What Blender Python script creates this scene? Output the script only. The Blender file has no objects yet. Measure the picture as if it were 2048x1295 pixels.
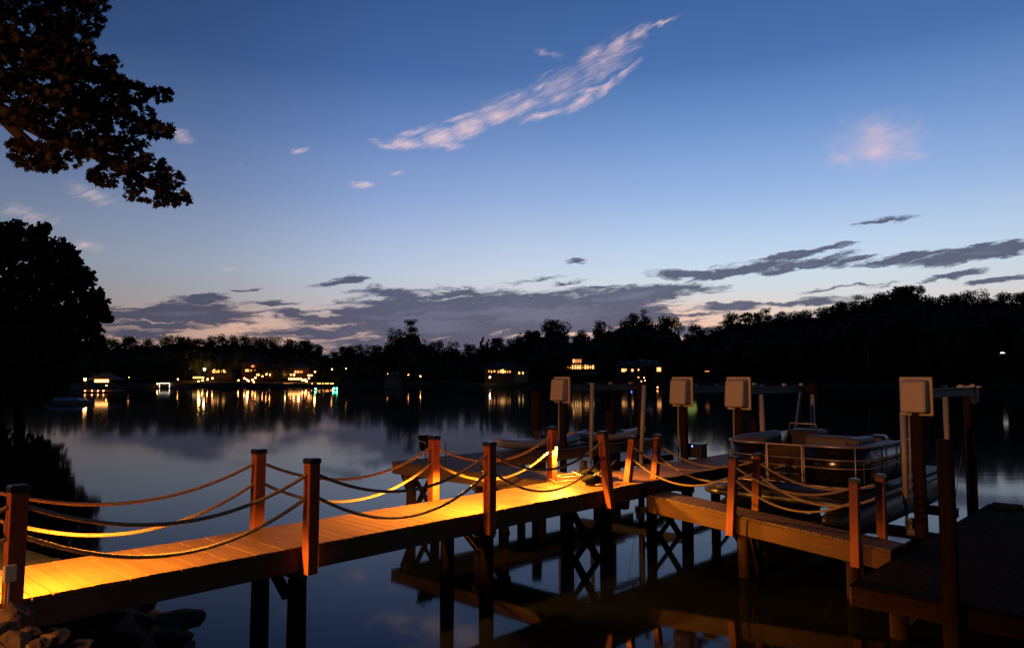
import bpy, bmesh, math, random
from mathutils import Vector, Matrix, noise as mn
R = math.radians
random.seed(7)
sc = bpy.context.scene
col = sc.collection
H = 2.95                       # eye height above the lake
F = 1480.0
PITCH = math.atan((752 - 647.5) / F)

def ray(px, py):
    x = (px - 1024) / F; w = (647.5 - py) / F
    return (x, math.cos(PITCH) - w * math.sin(PITCH), math.sin(PITCH) + w * math.cos(PITCH))
def at(px, py, Y):             # a world point from a photo pixel and its distance ahead
    x, y, z = ray(px, py); k = Y / y
    return Vector((x * k, Y, H + z * k))
def onz(px, py, zz):
    x, y, z = ray(px, py); k = (zz - H) / z
    return Vector((x * k, y * k, zz))
UX, UY = 0.6848, 0.7287        # the walkway runs along u; v points left and away
ANG = math.atan2(UY, UX)
def xy(s, t): return (s * UX - t * UY, s * UY + t * UX)
def W(s, t, z):
    a = xy(s, t); return Vector((a[0], a[1], z))

# ------------------------------------------------------------------ materials
def nm(name):
    m = bpy.data.materials.new(name); m.use_nodes = True
    return m, m.node_tree.nodes, m.node_tree.links
def P(n): return n['Principled BSDF']
def plain(name, c, rough=.6, metal=0, bump=0, scale=30, var=.25):
    m, n, l = nm(name); p = P(n)
    p.inputs['Roughness'].default_value = rough; p.inputs['Metallic'].default_value = metal
    tc = n.new('ShaderNodeTexCoord'); ns = n.new('ShaderNodeTexNoise'); ns.inputs['Scale'].default_value = scale
    ns.inputs['Detail'].default_value = 5
    l.new(tc.outputs['Object'], ns.inputs['Vector'])
    mx = n.new('ShaderNodeMix'); mx.data_type = 'RGBA'
    mx.inputs['A'].default_value = (c[0] * (1 - var), c[1] * (1 - var), c[2] * (1 - var), 1)
    mx.inputs['B'].default_value = (min(1, c[0] * (1 + var)), min(1, c[1] * (1 + var)), min(1, c[2] * (1 + var)), 1)
    l.new(ns.outputs['Fac'], mx.inputs['Factor']); l.new(mx.outputs['Result'], p.inputs['Base Color'])
    if bump:
        b = n.new('ShaderNodeBump'); b.inputs['Strength'].default_value = bump; b.inputs['Distance'].default_value = .01
        l.new(ns.outputs['Fac'], b.inputs['Height']); l.new(b.outputs['Normal'], p.inputs['Normal'])
    return m
def wood(name, c1, c2, axis=0, rough=.65, board=0, bump=.4, wear=.0):
    # grain runs along the given object axis; 'board' gives each board its own tone across x
    m, n, l = nm(name); p = P(n); p.inputs['Roughness'].default_value = rough; p.inputs['Specular IOR Level'].default_value = .2
    tc = n.new('ShaderNodeTexCoord'); mp = n.new('ShaderNodeMapping')
    s = [26, 26, 26]; s[axis] = 1.6; mp.inputs['Scale'].default_value = s
    l.new(tc.outputs['Object'], mp.inputs['Vector'])
    ns = n.new('ShaderNodeTexNoise'); ns.inputs['Scale'].default_value = 1; ns.inputs['Detail'].default_value = 6
    ns.inputs['Distortion'].default_value = .6
    l.new(mp.outputs['Vector'], ns.inputs['Vector'])
    big = n.new('ShaderNodeTexNoise'); big.inputs['Scale'].default_value = 2.3; big.inputs['Detail'].default_value = 4
    l.new(tc.outputs['Object'], big.inputs['Vector'])
    ad = n.new('ShaderNodeMath'); ad.operation = 'MULTIPLY_ADD'; ad.inputs[1].default_value = .6
    l.new(ns.outputs['Fac'], ad.inputs[0])
    m2 = n.new('ShaderNodeMath'); m2.operation = 'MULTIPLY'; m2.inputs[1].default_value = .4
    l.new(big.outputs['Fac'], m2.inputs[0]); l.new(m2.outputs[0], ad.inputs[2])
    fac = ad.outputs[0]
    if board:
        sp = n.new('ShaderNodeSeparateXYZ'); l.new(tc.outputs['Object'], sp.inputs[0])
        dv = n.new('ShaderNodeMath'); dv.operation = 'DIVIDE'; dv.inputs[1].default_value = board
        l.new(sp.outputs[0], dv.inputs[0])
        fl = n.new('ShaderNodeMath'); fl.operation = 'FLOOR'; l.new(dv.outputs[0], fl.inputs[0])
        wn = n.new('ShaderNodeTexWhiteNoise'); wn.noise_dimensions = '1D'; l.new(fl.outputs[0], wn.inputs['W'])
        m3 = n.new('ShaderNodeMath'); m3.operation = 'MULTIPLY_ADD'; m3.inputs[1].default_value = .14
        l.new(wn.outputs['Value'], m3.inputs[0])
        m4 = n.new('ShaderNodeMath'); m4.operation = 'MULTIPLY_ADD'; m4.inputs[1].default_value = .95; m4.inputs[2].default_value = -.05
        l.new(fac, m4.inputs[0]); l.new(m4.outputs[0], m3.inputs[2]); fac = m3.outputs[0]
    cr = n.new('ShaderNodeValToRGB'); cr.color_ramp.elements[0].position = .25; cr.color_ramp.elements[1].position = .8
    cr.color_ramp.elements[0].color = (*c1, 1); cr.color_ramp.elements[1].color = (*c2, 1)
    l.new(fac, cr.inputs['Fac']); l.new(cr.outputs['Color'], p.inputs['Base Color'])
    b = n.new('ShaderNodeBump'); b.inputs['Strength'].default_value = bump; b.inputs['Distance'].default_value = .006
    l.new(ns.outputs['Fac'], b.inputs['Height']); l.new(b.outputs['Normal'], p.inputs['Normal'])
    return m
def emit(name, c, s):
    m, n, l = nm(name); p = P(n); p.inputs['Base Color'].default_value = (0.02, .02, .02, 1)
    p.inputs['Emission Color'].default_value = (*c, 1); p.inputs['Emission Strength'].default_value = s
    return m

M = {}
M['deck'] = wood('deck_boards', (.11, .06, .022), (.21, .122, .048), axis=1, board=.1455, rough=.6)
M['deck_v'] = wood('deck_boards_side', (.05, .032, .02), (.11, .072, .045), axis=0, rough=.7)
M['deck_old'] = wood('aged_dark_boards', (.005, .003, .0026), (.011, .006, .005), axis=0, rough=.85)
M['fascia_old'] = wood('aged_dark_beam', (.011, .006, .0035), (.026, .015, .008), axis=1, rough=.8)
M['fascia'] = wood('weathered_lumber', (.06, .038, .022), (.14, .092, .052), axis=0, rough=.75)
M['fascia_v'] = wood('weathered_lumber_cross', (.06, .038, .022), (.14, .092, .052), axis=1, rough=.75)
M['ramp'] = wood('ramp_lumber', (.044, .021, .009), (.1, .052, .022), axis=1, rough=.7)
M['post'] = wood('red_stained_post', (.15, .04, .016), (.24, .072, .03), axis=2, rough=.55, bump=.25)
M['pile'] = wood('piling_wood', (.012, .0065, .0045), (.032, .018, .011), axis=2, rough=.8, bump=.7)
M['black'] = plain('black_plastic', (.012, .012, .013), .35, var=.3)
M['cap'] = plain('cap_plastic', (.012, .011, .011), .3, scale=8, var=.2)
M['rope'] = plain('manila_rope', (.33, .235, .135), .85, bump=.5, scale=160, var=.25)
M['rope_grey'] = plain('weathered_rope', (.27, .19, .11), .85, bump=.5, scale=160, var=.25)
M['cover'] = plain('motor_cover_plastic', (.36, .31, .245), .6, bump=.15, scale=9, var=.1)
M['pvc'] = plain('white_pvc', (.29, .26, .225), .45, scale=12, var=.08)
M['alu'] = plain('aluminium', (.065, .065, .068), .45, metal=.8, scale=9, var=.12)
M['galv'] = plain('galvanised_steel', (.13, .125, .125), .7, metal=.4, scale=14, var=.2)
M['decal'] = plain('pale_emblem_paint', (.62, .52, .42), .4, scale=5, var=.05)
M['steel'] = plain('polished_rail', (.36, .30, .26), .45, metal=.6, scale=10, var=.05)
M['panel'] = plain('boat_panel_paint', (.006, .0045, .004), .2, scale=6, var=.2)
M['vinyl'] = plain('boat_vinyl', (.06, .046, .04), .55, bump=.2, scale=30, var=.1)
M['dark_vinyl'] = plain('dark_vinyl', (.03, .027, .03), .5, scale=20)
M['cream'] = plain('cream_plastic', (.5, .46, .38), .6, bump=.3, scale=40, var=.2)
M['kayak_pale'] = plain('pale_kayak_plastic', (.24, .27, .3), .4, scale=3, var=.15)
M['kayak_lamplit'] = plain('lamplit_kayak_plastic', (.34, .24, .17), .45, scale=3, var=.15)  # pale hull, with the lamp's orange tint mixed into its colour
M['fabric'] = plain('black_fabric', (.008, .0075, .008), .95, bump=.4, scale=90, var=.4)
P(M['fabric'].node_tree.nodes).inputs['Specular IOR Level'].default_value = .05
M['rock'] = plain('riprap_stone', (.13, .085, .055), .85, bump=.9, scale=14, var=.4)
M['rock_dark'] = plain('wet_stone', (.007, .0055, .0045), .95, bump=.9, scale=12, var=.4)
P(M['deck'].node_tree.nodes).inputs['Specular IOR Level'].default_value = .06
for q in ('deck_old', 'fascia_old', 'pile'): P(M[q].node_tree.nodes).inputs['Specular IOR Level'].default_value = .02
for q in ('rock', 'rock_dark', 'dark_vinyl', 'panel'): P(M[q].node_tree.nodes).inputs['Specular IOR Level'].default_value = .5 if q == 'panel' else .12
M['bark'] = wood('tree_bark', (.016, .012, .009), (.045, .033, .025), axis=2, rough=.9, bump=1)
M['wall_pale'] = plain('pale_siding', (.22, .2, .18), .7, scale=2, var=.1)
M['wall_dark'] = plain('brown_siding', (.06, .04, .032), .75, scale=2, var=.15)
M['wall_brick'] = plain('brick_wall', (.09, .04, .03), .8, scale=6, var=.3)
M['roof'] = plain('asphalt_shingle', (.045, .043, .045), .85, scale=3, var=.3)
M['glass_dark'] = plain('dark_glass', (.01, .012, .015), .1, var=.1)
M['win_warm'] = emit('warm_window', (1, .40, .11), 2.6)
M['win_orange'] = emit('orange_window', (1, .32, .09), 1.2)
M['win_yellow'] = emit('yellow_window', (1, .52, .15), 2.1)
M['bulb_warm'] = emit('warm_bulb', (1, .31, .075), 75)
M['bulb_white'] = emit('white_bulb', (1, .72, .42), 44)
M['bulb_dim'] = emit('dim_bulb', (1, .30, .09), 22)
M['bulb_green'] = emit('green_bulb', (.05, 1, .35), 80)
M['bulb_red'] = emit('red_bulb', (1, .2, .06), 22)
M['bulb_blue'] = emit('blue_bulb', (.1, .15, 1), 14)
M['strip_warm'] = emit('warm_strip', (1, .38, .09), 9)
M['strip_white'] = emit('white_strip', (1, .9, .7), 3.2)
M['lens'] = emit('lamp_lens', (1, .5, .12), 7)

def leafmat(name, c, var=.4, trans=.0):
    m, n, l = nm(name); p = P(n); p.inputs['Roughness'].default_value = .7; p.inputs['Specular IOR Level'].default_value = .15
    g = n.new('ShaderNodeNewGeometry'); cr = n.new('ShaderNodeValToRGB')
    cr.color_ramp.elements[0].color = (c[0] * (1 - var), c[1] * (1 - var), c[2] * (1 - var), 1)
    cr.color_ramp.elements[1].color = (c[0] * (1 + var), c[1] * (1 + var), c[2] * (1 + var), 1)
    l.new(g.outputs['Random Per Island'], cr.inputs['Fac']); l.new(cr.outputs['Color'], p.inputs['Base Color'])
    return m
M['leaf'] = leafmat('maple_leaf', (.009, .006, .0025))
M['leaf_dark'] = leafmat('far_leaf', (.032, .038, .018))
M['leaf_oak'] = leafmat('oak_leaf', (.018, .02, .01))
M['leaf_pine'] = leafmat('pine_needle', (.028, .034, .018))

# ground: soil + grass
def groundmat():
    m, n, l = nm('bank_soil'); p = P(n); p.inputs['Roughness'].default_value = .95; p.inputs['Specular IOR Level'].default_value = .1
    tc = n.new('ShaderNodeTexCoord'); a = n.new('ShaderNodeTexNoise'); a.inputs['Scale'].default_value = 1.4; a.inputs['Detail'].default_value = 8
    l.new(tc.outputs['Object'], a.inputs['Vector'])
    cr = n.new('ShaderNodeValToRGB'); cr.color_ramp.elements[0].position = .35; cr.color_ramp.elements[1].position = .65
    cr.color_ramp.elements[0].color = (.03, .022, .016, 1); cr.color_ramp.elements[1].color = (.03, .036, .016, 1)
    l.new(a.outputs['Fac'], cr.inputs['Fac']); l.new(cr.outputs['Color'], p.inputs['Base Color'])
    b = n.new('ShaderNodeBump'); b.inputs['Strength'].default_value = .8; b.inputs['Distance'].default_value = .05
    a2 = n.new('ShaderNodeTexNoise'); a2.inputs['Scale'].default_value = 12; a2.inputs['Detail'].default_value = 8
    l.new(tc.outputs['Object'], a2.inputs['Vector']); l.new(a2.outputs['Fac'], b.inputs['Height']); l.new(b.outputs['Normal'], p.inputs['Normal'])
    return m
M['ground'] = groundmat()
def watermat():
    m, n, l = nm('lake_water'); p = P(n)
    p.inputs['Base Color'].default_value = (.004, .005, .006, 1)
    p.inputs['Roughness'].default_value = .062; p.inputs['IOR'].default_value = 1.33
    tc = n.new('ShaderNodeTexCoord')
    def nz(sx, sy, det, rot=0):
        mp = n.new('ShaderNodeMapping'); mp.inputs['Scale'].default_value = (sx, sy, 1); mp.inputs['Rotation'].default_value = (0, 0, rot)
        l.new(tc.outputs['Object'], mp.inputs['Vector'])
        a = n.new('ShaderNodeTexNoise'); a.inputs['Scale'].default_value = 1; a.inputs['Detail'].default_value = det
        l.new(mp.outputs['Vector'], a.inputs['Vector']); return a.outputs['Fac']
    a = nz(.55, 1.5, 3, .15); b = nz(3.2, 6.5, 3, -.2); c = nz(.05, .12, 2, .1)
    # calm patches and ruffled patches
    cr = n.new('ShaderNodeValToRGB'); cr.color_ramp.elements[0].position = .42; cr.color_ramp.elements[1].position = .68
    l.new(c, cr.inputs['Fac'])
    m1 = n.new('ShaderNodeMath'); m1.operation = 'MULTIPLY'; l.new(b, m1.inputs[0]); m1.inputs[1].default_value = .16
    m2 = n.new('ShaderNodeMath'); m2.operation = 'ADD'; l.new(a, m2.inputs[0]); l.new(m1.outputs[0], m2.inputs[1])
    bp = n.new('ShaderNodeBump'); bp.inputs['Distance'].default_value = .0034
    m3 = n.new('ShaderNodeMath'); m3.operation = 'MULTIPLY_ADD'; m3.inputs[1].default_value = .7; m3.inputs[2].default_value = .12
    l.new(cr.outputs['Color'], m3.inputs[0]); l.new(m3.outputs[0], bp.inputs['Strength'])
    l.new(m2.outputs[0], bp.inputs['Height']); 
    n.remove(p); gl = n.new('ShaderNodeBsdfGlossy'); gl.inputs['Roughness'].default_value = .05; gl.inputs['Color'].default_value = (.57, .59, .64, 1)
    df = n.new('ShaderNodeBsdfDiffuse'); df.inputs['Color'].default_value = (.003, .004, .005, 1)
    fr = n.new('ShaderNodeFresnel'); fr.inputs['IOR'].default_value = 1.33
    ms = n.new('ShaderNodeMixShader'); l.new(fr.outputs[0], ms.inputs[0]); l.new(df.outputs[0], ms.inputs[1]); l.new(gl.outputs[0], ms.inputs[2])
    l.new(bp.outputs['Normal'], gl.inputs['Normal']); l.new(bp.outputs['Normal'], fr.inputs['Normal'])
    l.new(ms.outputs[0], n['Material Output'].inputs['Surface'])
    return m
M['water'] = watermat()

# ------------------------------------------------------------------ mesh builder
class MB:
    def __init__(s): s.v = []; s.f = []; s.mi = []; s.cur = 0
    def add(s, vs, fs):
        o = len(s.v); s.v += [tuple(a) for a in vs]; s.f += [tuple(i + o for i in f) for f in fs]; s.mi += [s.cur] * len(fs)
    def box(s, c, d, rot=None):
        x, y, z = d[0] / 2, d[1] / 2, d[2] / 2
        vs = [Vector(p) for p in ((-x, -y, -z), (x, -y, -z), (x, y, -z), (-x, y, -z), (-x, -y, z), (x, -y, z), (x, y, z), (-x, y, z))]
        if rot is not None: vs = [rot @ p for p in vs]
        c = Vector(c); s.add([p + c for p in vs], [(0, 3, 2, 1), (4, 5, 6, 7), (0, 1, 5, 4), (1, 2, 6, 5), (2, 3, 7, 6), (3, 0, 4, 7)])
        return s
    def bar(s, a, b, w, h, up=(0, 0, 1)):          # rectangular bar from a to b
        a = Vector(a); b = Vector(b); d = (b - a); L = d.length; d.normalize()
        up = Vector(up); side = d.cross(up)
        if side.length < 1e-4: side = d.cross(Vector((0, 1, 0)))
        side.normalize(); up = side.cross(d)
        r = Matrix((d, side, up)).transposed()
        return s.box((a + b) / 2, (L, w, h), r)
    def taper(s, a, b, w0, w1):
        a = Vector(a); b = Vector(b)
        vs = [(a.x + i * w0 / 2, a.y + j * w0 / 2, a.z) for i, j in ((-1, -1), (1, -1), (1, 1), (-1, 1))] + [(b.x + i * w1 / 2, b.y + j * w1 / 2, b.z) for i, j in ((-1, -1), (1, -1), (1, 1), (-1, 1))]
        s.add(vs, [(0, 3, 2, 1), (4, 5, 6, 7), (0, 1, 5, 4), (1, 2, 6, 5), (2, 3, 7, 6), (3, 0, 4, 7)]); return s
    def tube(s, pts, r, n=8, caps=True, closed=False):
        pts = [Vector(p) for p in pts]; m = len(pts)
        rs = r if isinstance(r, (list, tuple)) else [r] * m
        rings = []; prev = None
        for i in range(m):
            if closed: d = pts[(i + 1) % m] - pts[i - 1]
            else: d = pts[min(i + 1, m - 1)] - pts[max(i - 1, 0)]
            d.normalize()
            if prev is None:
                a = d.orthogonal().normalized()
            else:
                a = prev - d * prev.dot(d)
                a = a.normalized() if a.length > 1e-6 else d.orthogonal().normalized()
            prev = a; b = d.cross(a)
            rings.append([pts[i] + (a * math.cos(2 * math.pi * k / n) + b * math.sin(2 * math.pi * k / n)) * rs[i] for k in range(n)])
        vs = [p for rg in rings for p in rg]; fs = []
        for i in range(m if closed else m - 1):
            j = (i + 1) % m
            for k in range(n): fs.append((i * n + k, i * n + (k + 1) % n, j * n + (k + 1) % n, j * n + k))
        if caps and not closed: fs.append(tuple(range(n - 1, -1, -1))); fs.append(tuple((m - 1) * n + k for k in range(n)))
        s.add(vs, fs); return s
    def ball(s, c, r, nu=10, nv=7, sq=(1, 1, 1)):
        c = Vector(c); vs = [c + Vector((0, 0, r * sq[2]))]; fs = []
        for i in range(1, nv):
            th = math.pi * i / nv
            for k in range(nu):
                ph = 2 * math.pi * k / nu
                vs.append(c + Vector((r * sq[0] * math.sin(th) * math.cos(ph), r * sq[1] * math.sin(th) * math.sin(ph), r * sq[2] * math.cos(th))))
        vs.append(c - Vector((0, 0, r * sq[2]))); e = len(vs) - 1
        for k in range(nu): fs.append((0, 1 + k, 1 + (k + 1) % nu)); fs.append((e, e - nu + (k + 1) % nu, e - nu + k))
        for i in range(nv - 2):
            for k in range(nu):
                a = 1 + i * nu + k; b = 1 + i * nu + (k + 1) % nu; fs.append((a, a + nu, b + nu, b))
        s.add(vs, fs); return s
    def prism(s, poly, z0, z1):
        n = len(poly); vs = [(x, y, z0) for x, y in poly] + [(x, y, z1) for x, y in poly]
        s.add(vs, [tuple(range(n - 1, -1, -1)), tuple(range(n, 2 * n))] + [(k, (k + 1) % n, n + (k + 1) % n, n + k) for k in range(n)]); return s
    def build(s, name, mat, parent=None, smooth=False, bevel=0, loc=None):
        me = bpy.data.meshes.new(name); me.from_pydata(s.v, [], s.f)
        mats = mat if isinstance(mat, (list, tuple)) else [mat]
        for q in mats: me.materials.append(q)
        for i, p in enumerate(me.polygons):
            p.material_index = s.mi[i]; p.use_smooth = smooth
        me.update()
        o = bpy.data.objects.new(name, me); col.objects.link(o)
        if parent: o.parent = parent
        if loc is not None: o.location = loc
        if bevel:
            b = o.modifiers.new('bevel', 'BEVEL'); b.width = bevel; b.segments = 2; b.limit_method = 'ANGLE'
        return o
def tag(o, label=None, cat=None, group=None, kind=None):
    if label: o['label'] = label
    if cat: o['category'] = cat
    if group: o['group'] = group
    if kind: o['kind'] = kind
    return o
def thing(name, label, cat, loc=(0, 0, 0), rz=0, group=None):
    o = bpy.data.objects.new(name, None); col.objects.link(o); o.location = loc; o.rotation_euler = (0, 0, rz)
    o.empty_display_size = .2
    return tag(o, label, cat, group)
def kids(o): return [c for c in bpy.data.objects if c.parent == o]
def dup(root, label, loc, rz=0, scale=None, group=None):
    r = root.copy(); col.objects.link(r); r.location = loc; r.rotation_euler = (0, 0, rz); r['label'] = label
    if scale: r.scale = scale
    if group: r['group'] = group
    for c in CH[root.name]:
        k = c.copy(); col.objects.link(k); k.parent = r
    return r
CH = {}
def reg(root, *ch): CH[root.name] = list(ch); return root
def dock_thing(name, label, cat, s, t, z, group=None):
    a = xy(s, t); return thing(name, label, cat, (a[0], a[1], z), ANG, group)

# ------------------------------------------------------------------ camera
cam = bpy.data.cameras.new('camera'); co = bpy.data.objects.new('camera', cam); col.objects.link(co)
cam.sensor_width = 36; cam.lens = F / 2048 * 36; cam.clip_end = 6000; cam.clip_start = .05
co.location = (0, 0, H); co.rotation_euler = (math.pi / 2 + PITCH, 0, 0); sc.camera = co
sc.view_settings.view_transform = 'Standard'; sc.view_settings.look = 'None'
sc.view_settings.exposure = 0; sc.view_settings.gamma = 1
try:
    sc.cycles.max_bounces = 6; sc.cycles.glossy_bounces = 3; sc.cycles.diffuse_bounces = 3
    sc.cycles.sample_clamp_indirect = 6; sc.cycles.caustics_reflective = False; sc.cycles.caustics_refractive = False
    sc.cycles.use_denoising = True
except Exception: pass

# ------------------------------------------------------------------ sky (world shader in direction space)
def lin(c): return tuple(((x / 255) / 12.92 if x <= 10 else (((x / 255) + .055) / 1.055) ** 2.4) for x in c)
def azel(px, py):
    x, y, z = ray(px, py); d = math.sqrt(x * x + y * y + z * z)
    return math.degrees(math.atan2(x, y)), math.degrees(math.asin(z / d))
def sky():
    w = bpy.data.worlds.new('World'); sc.world = w; w.use_nodes = True
    n = w.node_tree.nodes; l = w.node_tree.links; bg = n['Background']
    def mth(op, a, b=None, c=None, clamp=False):
        q = n.new('ShaderNodeMath'); q.operation = op; q.use_clamp = clamp
        for i, x in enumerate((a, b, c)):
            if x is None: continue
            if isinstance(x, (int, float)): q.inputs[i].default_value = x
            else: l.new(x, q.inputs[i])
        return q.outputs[0]
    tc = n.new('ShaderNodeTexCoord'); sp = n.new('ShaderNodeSeparateXYZ'); l.new(tc.outputs['Generated'], sp.inputs[0])
    az = mth('MULTIPLY', mth('ARCTAN2', sp.outputs[0], sp.outputs[1]), 57.29578)
    el = mth('MULTIPLY', mth('ARCSINE', sp.outputs[2]), 57.29578)
    def ramp(fac, stops, interp='LINEAR'):
        c = n.new('ShaderNodeValToRGB'); c.color_ramp.interpolation = interp
        e = c.color_ramp.elements
        while len(e) > 1: e.remove(e[-1])
        e[0].position = stops[0][0]; e[0].color = (*stops[0][1], 1)
        for p, q in stops[1:]:
            k = e.new(p); k.color = (*q, 1)
        l.new(fac, c.inputs['Fac']); return c.outputs['Color']
    g = ramp(mth('DIVIDE', el, 90.0, clamp=True), [(d / 90, lin(c)) for d, c in (
        (0, (205, 165, 150)), (2.5, (222, 183, 170)), (4.5, (222, 198, 192)), (6, (210, 206, 212)), (7.8, (200, 209, 228)),
        (10, (183, 198, 229)), (13.5, (150, 173, 220)), (18, (113, 143, 200)), (22.6, (76, 110, 170)), (27.7, (60, 93, 150)),
        (40, (42, 68, 118)), (90, (22, 38, 74)))])
    f = ramp(mth('MULTIPLY_ADD', az, 1 / 360, .5), [(d / 360 + .5, (x * (.94 if d > 10 else 1), x * (1.04 if d < 0 else 1.02), x * (1.06 if d < 0 else .98))) for d, x in (
        (-180, .07), (-90, .1), (-55, .22), (-33, .40), (-22, .54), (-10, .80), (0, .95), (12, 1.03), (25, 1.04), (36, .98), (60, .6), (90, .2), (180, .07))], 'LINEAR')
    mx = n.new('ShaderNodeMix'); mx.data_type = 'RGBA'; mx.blend_type = 'MULTIPLY'; mx.inputs['Factor'].default_value = 1
    l.new(g, mx.inputs['A']); l.new(f, mx.inputs['B']); base = mx.outputs['Result']
    # warm afterglow low above the horizon, right of centre
    cb = n.new('ShaderNodeCombineXYZ'); l.new(az, cb.inputs[0]); l.new(el, cb.inputs[1]); pos0 = cb.outputs[0]
    def noise(scale, rot, det, rough=.55, off=0, src=None, dist=0):
        mp = n.new('ShaderNodeMapping'); mp.inputs['Scale'].default_value = (scale[0], scale[1], 1); mp.inputs['Location'].default_value = (off, off * .7, off)
        mp.vector_type = 'POINT'
        rt = n.new('ShaderNodeMapping'); rt.inputs['Rotation'].default_value = (0, 0, -R(rot)); l.new(src or pos0, rt.inputs['Vector']); l.new(rt.outputs[0], mp.inputs['Vector'])
        q = n.new('ShaderNodeTexNoise'); q.inputs['Scale'].default_value = 1; q.inputs['Detail'].default_value = det; q.inputs['Roughness'].default_value = rough
        q.inputs['Distortion'].default_value = dist
        l.new(mp.outputs[0], q.inputs['Vector']); return q
    def warp(amount, scale, rot, off):
        q = noise(scale, rot, 4, .6, off)
        v = n.new('ShaderNodeVectorMath'); v.operation = 'MULTIPLY_ADD'; v.inputs[1].default_value = (amount[0] * 2, amount[1] * 2, 0)
        sb = n.new('ShaderNodeVectorMath'); sb.operation = 'SUBTRACT'; sb.inputs[1].default_value = (.5, .5, .5)
        l.new(q.outputs['Color'], sb.inputs[0]); l.new(sb.outputs[0], v.inputs[0]); l.new(pos0, v.inputs[2]); return v.outputs[0]
    def blobs(src, lst, grow=1.0):
        out = None
        for (px, py, L, Wd, rot, amp) in lst:
            a, e = azel(px, py)
            k = math.cos(R(a)) ** 2
            mp = n.new('ShaderNodeMapping'); mp.vector_type = 'TEXTURE'
            mp.inputs['Location'].default_value = (a, e, 0); mp.inputs['Rotation'].default_value = (0, 0, R(rot))
            mp.inputs['Scale'].default_value = (L * grow / F * 57.3 * k, Wd * grow / F * 57.3, 1)
            if out is None: l.new(src, mp.inputs['Vector'])
            else:                     # chained so that the clouds are worked out one after another
                ch = n.new('ShaderNodeVectorMath'); ch.operation = 'MULTIPLY_ADD'; ch.inputs[1].default_value = (1e-7, 1e-7, 0)
                l.new(out, ch.inputs[0]); l.new(src, ch.inputs[2]); l.new(ch.outputs[0], mp.inputs['Vector'])
            ln = n.new('ShaderNodeVectorMath'); ln.operation = 'LENGTH'; l.new(mp.outputs[0], ln.inputs[0])
            v = mth('MULTIPLY_ADD', ln.outputs['Value'], -amp, amp)
            out = v if out is None else mth('MAXIMUM', out, v)
        return out
    def sstep(x, a, b):
        mr = n.new('ShaderNodeMapRange'); mr.interpolation_type = 'SMOOTHSTEP'
        mr.inputs['From Min'].default_value = a; mr.inputs['From Max'].default_value = b; l.new(x, mr.inputs['Value']); return mr.outputs[0]
    def over(b, c, fac):
        m_ = n.new('ShaderNodeMix'); m_.data_type = 'RGBA'; l.new(fac, m_.inputs['Factor']); l.new(b, m_.inputs['A'])
        if isinstance(c, tuple): m_.inputs['B'].default_value = (*c, 1)
        else: l.new(c, m_.inputs['B'])
        return m_.outputs['Result']
    glow = blobs(pos0, [(1330, 655, 420, 75, 0, 1), (480, 655, 330, 60, 0, .6)])
    base = over(base, lin((246, 190, 158)), mth('MULTIPLY', sstep(glow, 0, .9), .55))
    # bright cirrus lit from below the horizon
    wp = warp((.75, .45), (.5, 1.5), 24, 3)
    def strand(pts, ws, amp):
        out = []
        for (a, b), (w0, w1) in zip(zip(pts, pts[1:]), zip(ws, ws[1:])):
            L = math.hypot(b[0] - a[0], b[1] - a[1]) / 2; w_ = (w0 + w1) / 2
            out.append(((a[0] + b[0]) / 2, (a[1] + b[1]) / 2, L * 1.4 + w_ * .6, w_ * 1.2, math.degrees(math.atan2(a[1] - b[1], b[0] - a[0])), amp))
        return out
    ST = (strand([(748, 286), (800, 296)], [8, 9], .8) + strand([(770, 291), (850, 283), (905, 270), (970, 243), (1030, 220)], [9, 19, 25, 19, 11], 1.15) + strand([(860, 288), (925, 290)], [12, 10], .9)
          + strand([(790, 274), (880, 246), (960, 226)], [7, 9, 8], .75) + strand([(950, 230), (1010, 205), (1060, 188), (1092, 163)], [8, 11, 10, 6], .8)
          + strand([(1010, 226), (1090, 200), (1150, 186), (1205, 180)], [10, 12, 11, 8], .85) + strand([(1040, 241), (1130, 222), (1190, 190), (1235, 160), (1280, 125)], [8, 13, 10, 8, 6], 1.0)
          + strand([(1095, 178), (1150, 170)], [7, 7], .6) + strand([(1160, 118), (1215, 93), (1260, 76), (1300, 55), (1360, 34)], [11, 18, 13, 7, 4], .95) + strand([(1175, 130), (1240, 108), (1290, 92)], [6, 7, 5], .55)
          + strand([(1065, 103), (1135, 116)], [7, 7], .5) + strand([(930, 246), (1060, 196), (1160, 158), (1260, 90)], [24, 36, 44, 30], .62) )
    A = blobs(wp, ST + [(725, 369, 36, 9, 4, .9), (792, 347, 24, 8, 6, .7), (598, 300, 28, 8, 8, .75), (480, 330, 16, 7, 30, .5), (362, 273, 36, 16, -4, .75),
                   (185, 392, 90, 20, -16, .55), (165, 492, 60, 18, 8, .45), (60, 430, 90, 20, -4, .55), (470, 538, 50, 7, -5, .4), (60, 470, 90, 22, 0, .45), (2044, 395, 40, 14, 0, .4)])
    nA = noise((.30, 2.5), 24, 9, .6, 11, wp, .5).outputs['Fac']
    nA2 = noise((2.2, 5.2), 24, 6, .6, 31, wp, .2).outputs['Fac']
    dA = mth('ADD', A, mth('MULTIPLY_ADD', nA, 1.35, -.70)); dA = mth('ADD', dA, mth('MULTIPLY_ADD', nA2, .32, -.16))
    fA = mth('MULTIPLY', sstep(dA, .0, 1.35), sstep(A, 0, .25))
    colA = over(base, lin((255, 214, 206)), mth('ADD', mth('MULTIPLY', sstep(nA2, .3, .75), .2), .62))
    base = over(base, colA, mth('MULTIPLY', fA, .92))
    wc = warp((1.3, 1.0), (.5, .7), 10, 53)
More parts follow.
